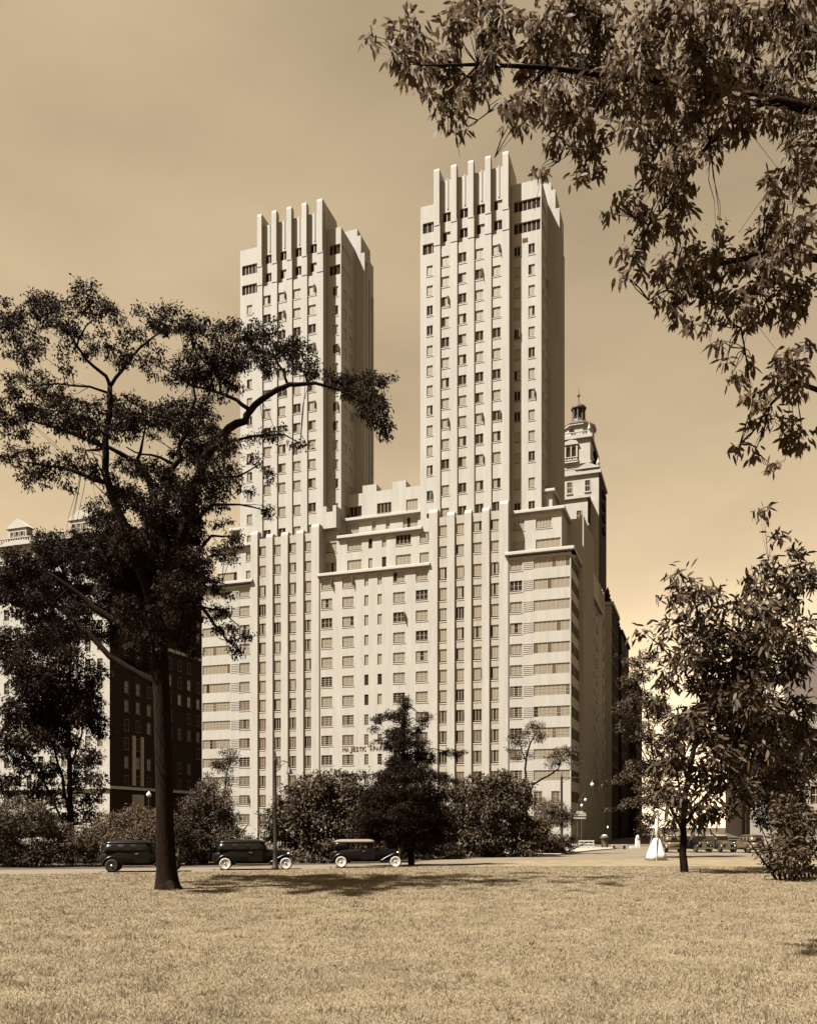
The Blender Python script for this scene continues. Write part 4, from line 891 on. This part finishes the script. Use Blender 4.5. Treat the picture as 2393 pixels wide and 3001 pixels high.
def wheel_meshes(rw):
    k = ('w', rw)
    if k not in _cm:
        t = MB(); w = .085
        t.lathe([(rw * .66, -w), (rw * .80, -w * 1.15), (rw * .95, -w * .9), (rw, -w * .3), (rw, w * .3), (rw * .95, w * .9), (rw * .80, w * 1.15), (rw * .66, w)], (0, 0, 0), 24, 'y')
        ww = MB(); ww.lathe([(rw * .73, -w * 1.14), (rw * .75, -w * 1.21), (rw * .89, -w * 1.10), (rw * .90, -w * 1.0)], (0, 0, 0), 24, 'y')
        h = MB(); h.lathe([(rw * .24, -w * .6), (rw * .22, -w * 1.05), (rw * .14, -w * 1.35), (rw * .04, -w * 1.5), (.003, -w * 1.51)], (0, 0, 0), 16, 'y')
        d = MB(); d.lathe([(rw * .66, -w * .75), (rw * .25, -w * .55), (rw * .22, w * .5)], (0, 0, 0), 20, 'y')
        _cm[k] = (t.mesh('wheel', M['rubber'], True), ww.mesh('whitewall', M['whitewall'], True), h.mesh('hubcap', M['chrome'], True), d.mesh('rim', M['paintblack'], True))
    return _cm[k]
def add_wheel(root, x, y, z, rw, side, white=True):
    t, ww, h, d = wheel_meshes(rw)
    o = inst('wheel', t, root, (x, y, z), math.pi if side > 0 else 0)
    if white: inst('whitewall', ww, o, (0, 0, 0))
    inst('rim', d, o, (0, 0, 0)); inst('hubcap', h, o, (0, 0, 0))
    return o
def fender(pts, yc, hw):
    m = MB(); rs = []
    for i, (x, z) in enumerate(pts):
        a = pts[max(i - 1, 0)]; b = pts[min(i + 1, len(pts) - 1)]; d = Vector((b[0] - a[0], 0, b[1] - a[1])).normalized(); nrm = Vector((-d.z, 0, d.x))
        if nrm.z < 0: nrm = -nrm
        ring = []
        for yy, hh in ((-hw, -.05), (-hw * .95, -.01), (-hw * .55, .035), (0, .05), (hw * .55, .035), (hw * .95, -.01), (hw, -.05)):
            ring.append(Vector((x, yc + yy, z)) + nrm * hh)
        for yy, hh in ((hw * .9, -.06), (0, .02), (-hw * .9, -.06)): ring.append(Vector((x, yc + yy, z)) + nrm * (hh - .0))
        rs.append(ring)
    m.rings(rs, True, True); return m
def arc(cx_, cz, r, a0, a1, n=9): return [(cx_ + r * math.cos(R(a0 + (a1 - a0) * i / (n - 1))), cz + r * math.sin(R(a0 + (a1 - a0) * i / (n - 1)))) for i in range(n)]
def car(label, loc, rz, paint='paintblack', top='paintblack', wb=3.4, open_car=False, spare=False, white=True, group=None, tall=1.0):
    r = empty('motor_car', loc, rz); tag(r, label, 'car', group)
    rw = .375; xf, xr_ = wb * .5, -wb * .5; hoodx = xf + .25; cowl = xf - 1.05; tail = xr_ - .75
    Mp, Mt = M[paint], M[top]
    b_ = MB(); b_.rings([ring_rr(hoodx, .27, .50, 1.10), ring_rr(hoodx - .25, .31, .48, 1.15), ring_rr(cowl + .1, .50, .45, 1.22), ring_rr(cowl - .2, .66, .42, 1.22), ring_rr(cowl - .6, .74, .40, 1.20),
                         ring_rr(xr_ + .3, .76, .40, 1.18), ring_rr(xr_ - .3, .70, .45, 1.12), ring_rr(tail + .1, .58, .52, .98), ring_rr(tail, .42, .60, .86)]); b_.build('body', Mp, r, True)
    ch = MB(); ch.box(tail + .2, hoodx - .05, -.38, .38, .30, .46); ch.build('chassis', M['iron'], r)
    x0, x1 = xr_ - .42, cowl - .12
    if open_car:
        b_ = MB(); b_.rings([ring_xy(1.14, x0 - .1, x0 + 1.0, .73), ring_xy(1.45, x0 - .06, x0 + .95, .70), ring_xy(1.62, x0, x0 + .9, .66)]); b_.build('rear_quarter', Mt, r, True)
        b_ = MB(); b_.rings([ring_xy(1.58, x0 - .05, x1 - .15, .68), ring_xy(1.66, x0 - .02, x1 - .1, .69), ring_xy(1.74, x0 + .12, x1 - .25, .58), ring_xy(1.78, x0 + .4, x1 - .5, .4)]); b_.build('folding_top', M['canvas'], r, True)
        for xx in (x0 + .98, (x0 + x1) / 2 + .3, x1 - .2):
            for sy in (-1, 1): b_ = MB(); b_.box(xx - .02, xx + .02, sy * .69 - .02, sy * .69 + .02, 1.18, 1.60); b_.build('pillar', M['iron'], r)
    else:
        b_ = MB(); b_.rings([ring_xy(1.12, x0 - .08, x1 + .04, .745), ring_xy(1.30, x0 - .05, x1 + .0, .735), ring_xy(1.62 * tall, x0 + .03, x1 - .13, .69)]); b_.build('cabin', Mp, r, True)
        b_ = MB(); b_.rings([ring_xy(1.60 * tall, x0 + .0, x1 - .06, .70), ring_xy(1.68 * tall, x0 + .03, x1 - .10, .70), ring_xy(1.77 * tall, x0 + .2, x1 - .3, .58), ring_xy(1.81 * tall, x0 + .5, x1 - .6, .35)]); b_.build('roof', Mt, r, True)
        n = 3; L_ = (x1 - x0 - .5) / n
        for sy in (-1, 1):
            for k in range(n):
                xa = x0 + .34 + k * L_; xb = xa + L_ - .26; yb, yt = sy * .742, sy * .708
                b_ = MB(); b_.rings([[(xa, yb, 1.26), (xb, yb, 1.26), (xb - .03, yt, 1.56 * tall), (xa + .03, yt, 1.56 * tall)], [(xa, yb - sy * .03, 1.26), (xb, yb - sy * .03, 1.26), (xb - .03, yt - sy * .03, 1.56 * tall), (xa + .03, yt - sy * .03, 1.56 * tall)]]); b_.build('window', M['carglass'], r)
    wsx = x1 + .03
    b_ = MB(); b_.rings([[(wsx, -.58, 1.24), (wsx, .58, 1.24), (wsx - .12, .54, 1.58), (wsx - .12, -.54, 1.58)], [(wsx + .03, -.58, 1.24), (wsx + .03, .58, 1.24), (wsx - .09, .54, 1.58), (wsx - .09, -.54, 1.58)]]); b_.build('windscreen', M['carglass'], r)
    if not open_car:
        b_ = MB(); b_.box(x0 - .10, x0 - .04, -.28, .28, 1.30, 1.52); b_.build('rear_window', M['carglass'], r)
    for sy in (-1, 1):
        dr = MB(); dr.box(-.45, .40, sy * .755 - .012, sy * .755 + .012, .52, 1.16); do = dr.build('door', Mp, r)
        hd = MB(); hd.box(-.38, -.22, sy * .79 - .02, sy * .79 + .02, 1.02, 1.06); hd.build('door_handle', M['chrome'], do)
        m = fender(arc(xf, rw, rw + .16, 12, 118) + [(xf - .62, .66), (xf - .85, .52), (xf - 1.05, .42)], sy * .69, .15); m.build('front_fender', Mp, r, True)
        m = fender([(xr_ + .75, .40), (xr_ + .58, .46)] + arc(xr_, rw, rw + .15, 45, 178), sy * .69, .145); m.build('rear_fender', Mp, r, True)
        b_ = MB(); b_.box(xr_ + .6, xf - .95, min(sy * .62, sy * .88), max(sy * .62, sy * .88), .34, .385); b_.build('running_board', M['iron'], r)
        b_ = MB(); b_.box(xr_ + .6, xf - .95, sy * .89 - .012, sy * .89 + .012, .345, .392); b_.build('running_board_trim', M['chrome'], r)
        b_ = MB(); b_.lathe([(.02, -.14), (.10, -.10), (.135, 0), (.14, .05), (.125, .065), (.02, .085)], (hoodx - .08, sy * .44, .92), 14, 'x'); b_.build('headlight', M['chrome'], r, True)
        for xx in (xf, xr_): add_wheel(r, xx, sy * .76, rw, rw, sy, white)
    b_ = MB(); b_.box(hoodx, hoodx + .04, -.25, .25, .55, 1.08); g = b_.build('radiator', M['chrome'], r)
    for k in range(7): b2 = MB(); b2.box(hoodx + .04, hoodx + .055, -.22 + k * .07, -.19 + k * .07, .58, 1.04); b2.build('radiator_slat', M['iron'], g)
    b_ = MB(); b_.lathe([(.03, 0), (.035, .05), (.015, .11), (.003, .13)], (hoodx + .0, 0, 1.10), 8); b_.build('radiator_cap', M['chrome'], r, True)
    for xx in (hoodx + .42, tail - .2):
        b_ = MB(); b_.box(xx - .02, xx + .02, -.82, .82, .42, .50); b_.box(xx - (.02 if xx < 0 else .25), xx + (.25 if xx < 0 else .02), -.3, -.26, .43, .47); b_.box(xx - (.02 if xx < 0 else .25), xx + (.25 if xx < 0 else .02), .26, .3, .43, .47); b_.build('bumper', M['chrome'], r)
    if spare:
        t, ww, h, d = wheel_meshes(rw); o = inst('spare_wheel', t, r, (tail - .12, 0, .82)); o.rotation_euler = (0, 0, -R(90)); inst('rim', d, o, (0, 0, 0)); inst('hubcap', h, o, (0, 0, 0))
    return r
car('long black limousine with whitewall tyres parked by the lamp post', (-9.2, 52.6, -.045), R(9), wb=3.55)
car('black touring car with raised pale canvas top and whitewall tyres', (-2.55, 55.4, -.045), R(3), open_car=True, wb=3.4)
car('black sedan half hidden by the locust trunk', (-15.2, 50.1, -.045), R(10), wb=3.3, white=False)
G = 'cars parked across the entrance road'
car('tan-bodied parked car seen from behind beside the white tree guard', (26.4, 89.5, -.04), R(96), 'painttan', 'canvas', group=G, white=False, wb=3.2)
car('black sedan parked facing the lawn beyond the small lawn tree', (29.3, 89.0, -.04), R(-82), 'paintblack', 'canvas', group=G, white=False, wb=3.2)
car('dark car with pale canvas roof in the middle of the parked row', (31.9, 89.2, -.04), R(-86), 'paintbrown', 'canvas', group=G, white=False, wb=3.2)
car('brown parked car with a spare wheel on its back', (34.0, 87.5, -.04), R(98), 'painttan', 'paintbrown', group=G, spare=True, white=False, wb=3.2)

# ================================================================== street furniture
def lathe_post(root, prof, m='iron', n=12, name='post'):
    b_ = MB(); b_.lathe(prof, (0, 0, 0), n); return b_.build(name, M[m], root, True)
lp = empty('lamp_post', (-7.82, 51.2, 0)); tag(lp, 'iron lamp post with scrolled bracket and bell shade beside the limousine', 'lamp post')
lathe_post(lp, [(.22, 0), (.22, .15), (.17, .22), (.16, .55), (.13, .70), (.12, 1.1), (.145, 1.2), (.11, 1.35), (.085, 3.9), (.11, 3.95), (.085, 4.05), (.065, 6.3), (.10, 6.35), (.10, 6.5), (.05, 6.6), (.06, 6.75), (.02, 7.0), (.005, 7.05)])
b_ = MB(); b_.tube([(0, 0, 6.1), (.2, 0, 6.38), (.5, 0, 6.40), (.78, 0, 6.28), (.84, 0, 6.15), (.84, 0, 6.02)], .032, 7)
b_.tube([(0, 0, 5.7), (.22, 0, 5.9), (.36, 0, 6.12), (.22, 0, 6.22), (.16, 0, 6.1), (.26, 0, 6.05)], .02, 6); b_.tube([(.36, 0, 6.12), (.46, 0, 6.2), (.56, 0, 6.3)], .018, 6); b_.build('bracket', M['iron'], lp, True)
b_ = MB(); b_.lathe([(.05, .32), (.07, .2), (.14, .12), (.16, .0), (.20, -.06), (.20, -.08), (.02, -.07)], (.84, 0, 5.72), 14); b_.build('lamp_shade', M['iron'], lp, True)
l2 = empty('lamp_post', (16.5, 94.0, .09)); tag(l2, 'tall iron lamp post with a long straight arm and opal globe', 'lamp post')
lathe_post(l2, [(.30, 0), (.30, .25), (.22, .35), (.18, 1.3), (.21, 1.4), (.16, 1.6), (.12, 7.7), (.13, 7.75), (.10, 7.9), (.03, 8.2), (.06, 8.3), (.01, 8.45)])
b_ = MB(); b_.tube([(0, 0, 7.75), (1.5, 0, 7.77), (3.25, 0, 7.76), (3.3, 0, 7.55)], .05, 6); b_.tube([(0, 0, 7.1), (.5, 0, 7.5), (1.0, 0, 7.76)], .018, 6); b_.build('arm', M['iron'], l2, True)
b_ = MB(); b_.lathe([(.03, .62), (.05, .35), (.09, .3), (.12, .24)], (3.3, 0, 7.02), 10); b_.build('lamp_cap', M['iron'], l2, True)
b_ = MB(); b_.lathe([(.10, .2), (.17, .12), (.20, 0), (.17, -.12), (.08, -.2), (.01, -.21)], (3.3, 0, 7.02), 14); b_.build('globe', M['globe'], l2, True)
def crook(label, loc, zt):
    o = empty('lamp_post', loc); tag(o, label, 'lamp post')
    lathe_post(o, [(.24, 0), (.24, .2), (.17, .3), (.13, 1.2), (.16, 1.3), (.09, 1.5), (.06, zt), (.02, zt + .1)])
    b_ = MB(); b_.tube([(0, 0, zt), (.06, 0, zt + .4), (.2, 0, zt + .62), (.38, 0, zt + .6), (.46, 0, zt + .4), (.46, 0, zt + .15)], .03, 7); b_.build('crook', M['iron'], o, True)
    b_ = MB(); b_.lathe([(.02, .35), (.06, .28), (.10, .22)], (.46, 0, zt - .1), 10); b_.build('lamp_cap', M['iron'], o, True)
    b_ = MB(); b_.lathe([(.08, .2), (.15, .1), (.17, 0), (.14, -.11), (.04, -.17), (.005, -.17)], (.46, 0, zt - .1), 12); b_.build('globe', M['globe'], o, True)
    return o
c1 = crook('crook-necked street lamp with striped sign boards on its post', (20.0, 103.0, -.04), 5.2)
for z, w, x in ((3.62, 1.5, .15), (3.95, 1.45, .25), (4.18, 1.3, .25), (4.36, .8, .2)):
    b_ = MB(); b_.box(x - w / 2, x + w / 2, -.14, -.11, z - .09, z + .09); b_.build('sign_plate', M['plate'], c1)
crook('taller crook-necked street lamp beside the white barrier', (20.65, 104.0, -.04), 5.9)
t3 = empty('lamp_post', (24.8, 108.5, -.04)); tag(t3, 'thin short lamp post with a tiny globe in the shaded street', 'lamp post'); lathe_post(t3, [(.10, 0), (.05, .3), (.035, 2.3), (.05, 2.35)])
b_ = MB(); b_.lathe([(.05, 2.35), (.11, 2.45), (.11, 2.55), (.03, 2.68), (.005, 2.7)], (0, 0, 0), 10); b_.build('globe', M['globe'], t3, True)
p = P(436, 2330, 118); t4 = empty('lamp_post', (p.x, p.y, 0)); tag(t4, 'street lamp with round white globe before the flank wall darkened for shade', 'lamp post'); lathe_post(t4, [(.2, 0), (.12, .4), (.07, p.z - .5), (.1, p.z - .3)])
b_ = MB(); b_.lathe([(.1, -.3), (.28, -.2), (.34, 0), (.28, .2), (.1, .34), (.03, .5)], (0, 0, p.z), 14); b_.build('globe', M['globe'], t4, True)
wf = empty('barrier', (19.8, 101.2, -.04)); tag(wf, 'white wooden rail barrier at the park entrance', 'barrier')
for x in (0, .55, 1.1, 1.65):
    b_ = MB(); b_.box(x - .06, x + .06, -.06, .06, 0, 1.0); b_.build('post', M['white'], wf)
for z in (.2, .55, .88):
    b_ = MB(); b_.box(-.1, 1.75, -.10, -.062, z, z + .14); b_.build('rail', M['white'], wf)
gp = empty('gate_pier', (23.5, 104.5, -.04)); tag(gp, 'round tapering stone pier beside the white barrier', 'pier')
lathe_post(gp, [(.42, 0), (.42, .2), (.34, .3), (.46, 1.15), (.52, 1.2), (.52, 1.4), (.40, 1.45)], 'trim', 14, 'shaft'); b_ = MB(); b_.lathe([(.38, 1.45), (.30, 1.6), (.1, 1.68)], (0, 0, 0), 14); b_.build('cap', M['plate'], gp, True)
bn = empty('bench', (24.4, 101.0, -.04)); tag(bn, 'low slab bench beyond the stone pier', 'bench')
b_ = MB(); b_.box(-.85, .85, -.25, .25, .42, .52); b_.build('seat', M['kerb'], bn)
for x in (-.6, .6): b_ = MB(); b_.box(x - .1, x + .1, -.2, .2, 0, .42); b_.build('leg', M['iron'], bn)
mk = empty('marker_post', (27.6, 105.0, -.04)); tag(mk, 'white round-topped stone marker at the mouth of the street', 'marker')
b_ = MB(); b_.rings([ring_xy(0, -.3, .3, .3, 4, .1), ring_xy(1.2, -.24, .24, .24, 4, .1), ring_xy(1.5, -.16, .16, .16, 4, .1), ring_xy(1.62, -.06, .06, .06, 4, .05)]); b_.build('shaft', M['white'], mk)
b_ = MB(); b_.box(-.9, .0, -.32, .32, 0, .28); b_.build('foot', M['white'], mk)
tg = empty('tree_guard', (18.8, 66.0, 0)); tag(tg, 'white conical tree guard with stakes around a whitewashed trunk', 'tree guard')
sk = []
for z, r0 in ((0, .80), (.5, .66), (1.0, .48), (1.5, .30), (1.68, .20)):
    sk.append([((r0 * (1 + .10 * math.sin(5 * a_))) * math.cos(a_), (r0 * (1 + .10 * math.sin(5 * a_))) * math.sin(a_), z) for a_ in [2 * math.pi * j / 20 for j in range(20)]])
b_ = MB(); b_.rings(sk); b_.build('skirt', M['white'], tg, True)
lathe_post(tg, [(.15, 1.5), (.14, 2.4), (.12, 3.6), (.10, 3.9)], 'white', 12, 'wrapped_trunk')
for a_, l in ((.1, 1.9), (2.6, 2.4), (4.4, 2.2)):
    b_ = MB(); b_.tube([(.80 * math.cos(a_), .80 * math.sin(a_), 0), (.22 * math.cos(a_), .22 * math.sin(a_), l)], .035, 5); b_.build('stake', M['tanbrick'], tg)
# rough stones edging the far side of the drive
m = MB(); m.rings([[(.30 * math.cos(t), .2 * math.sin(t), 0) for t in [k * math.pi / 3 for k in range(6)]], [(.26 * math.cos(t + .3), .18 * math.sin(t + .3), .16) for t in [k * math.pi / 3 for k in range(6)]], [(.14 * math.cos(t), .10 * math.sin(t), .26) for t in [k * math.pi / 3 for k in range(6)]]])
sm = m.mesh('edging_stone', M['kerb'])
for k in range(26):
    t = k / 25; px_ = 1245 + 230 * t; Y = 73.5 + 3 * t + random.uniform(-.3, .3)
    o = inst('edging_stone', sm, None, ((px_ - CX) / F * Y, Y, -.05), random.uniform(0, 6.28)); sc_ = random.uniform(.5, 1.1) if k != 7 else 1.6; o.scale = (sc_, sc_, sc_)
    tag(o, 'largest white stone in the rough edging of the drive' if k == 7 else 'pale rough stone edging the far side of the drive', 'stone', 'rough stones edging the drive')
# kerb of the entrance pavement
b_ = MB()
for i in range(0, 6):
    a, b2 = Vector((*isl[i], 0)), Vector((*isl[i + 1], 0)); dv = (b2 - a).normalized(); nn = Vector((dv.y, -dv.x, 0)) * .16
    b_.rings([[a + Vector((0, 0, -.05)), a + nn + Vector((0, 0, -.05)), a + nn + Vector((0, 0, .085)), a + Vector((0, 0, .095))], [b2 + Vector((0, 0, -.05)), b2 + nn + Vector((0, 0, -.05)), b2 + nn + Vector((0, 0, .085)), b2 + Vector((0, 0, .095))]])
o = b_.build('kerb', M['kerb']); o['kind'] = 'structure'

# ================================================================== the mown grass
def near_y(x):
    for (x0, y0), (x1, y1) in zip(NEAR, NEAR[1:]):
        if x0 <= x <= x1: return y0 + (y1 - y0) * (x - x0) / (x1 - x0)
    return 60.0
N = 420000
Yg = 9.5 + (46) * rng.uniform(size=N) ** 1.55; Xg = (rng.uniform(-.5, .5, N)) * Yg * .98
ny = np.array([near_y(x) for x in np.linspace(-45, 45, 400)]); keep = Yg < np.interp(Xg, np.linspace(-45, 45, 400), ny) - .3
Xg, Yg = Xg[keep], Yg[keep]; N = len(Xg)
clump = np.sin(Xg * 1.7 + np.sin(Yg * 1.1) * 2) * np.sin(Yg * 1.9 + np.sin(Xg * .8) * 2)
h = (.022 + .026 * rng.uniform(size=N)) * (1 + .4 * clump) * (1 + (Yg - 10) * .012); w = .004 + Yg * .00028; a_ = rng.uniform(0, 6.283, N); ln = rng.normal(size=(N, 2)) * .8
V = np.zeros((N, 3, 3)); V[:, 0, 0] = Xg - np.cos(a_) * w; V[:, 0, 1] = Yg - np.sin(a_) * w; V[:, 1, 0] = Xg + np.cos(a_) * w; V[:, 1, 1] = Yg + np.sin(a_) * w
V[:, 2, 0] = Xg + ln[:, 0] * h; V[:, 2, 1] = Yg + ln[:, 1] * h; V[:, 2, 2] = h; V[:, :2, 2] = -.004
tx = rng.integers(0, 900, 22000); tcx = rng.uniform(-.5, .5, 900); tcy = 10 + 38 * rng.uniform(size=900) ** 1.4; tcx = tcx * tcy
gx = tcx[tx] + rng.normal(size=22000) * .10; gy = tcy[tx] + rng.normal(size=22000) * .10; ok = gy < np.interp(gx, np.linspace(-45, 45, 400), ny) - .4; gx, gy = gx[ok], gy[ok]
n2 = len(gx); h2 = rng.uniform(.05, .13, n2); a2 = rng.uniform(0, 6.283, n2); l2_ = rng.normal(size=(n2, 2)) * .5; w2 = .006 + gy * .0003
T = np.zeros((n2, 3, 3)); T[:, 0, 0] = gx - np.cos(a2) * w2; T[:, 0, 1] = gy - np.sin(a2) * w2; T[:, 1, 0] = gx + np.cos(a2) * w2; T[:, 1, 1] = gy + np.sin(a2) * w2
T[:, 2, 0] = gx + l2_[:, 0] * h2; T[:, 2, 1] = gy + l2_[:, 1] * h2; T[:, 2, 2] = h2; T[:, :2, 2] = -.004
V = np.concatenate([V, T])
go = link(bpy.data.objects.new('grass', fast_mesh('grass', V.reshape(-1, 3), 3, M['blade'])))
tag(go, 'short mown grass covering the park lawn', 'grass', kind='stuff')
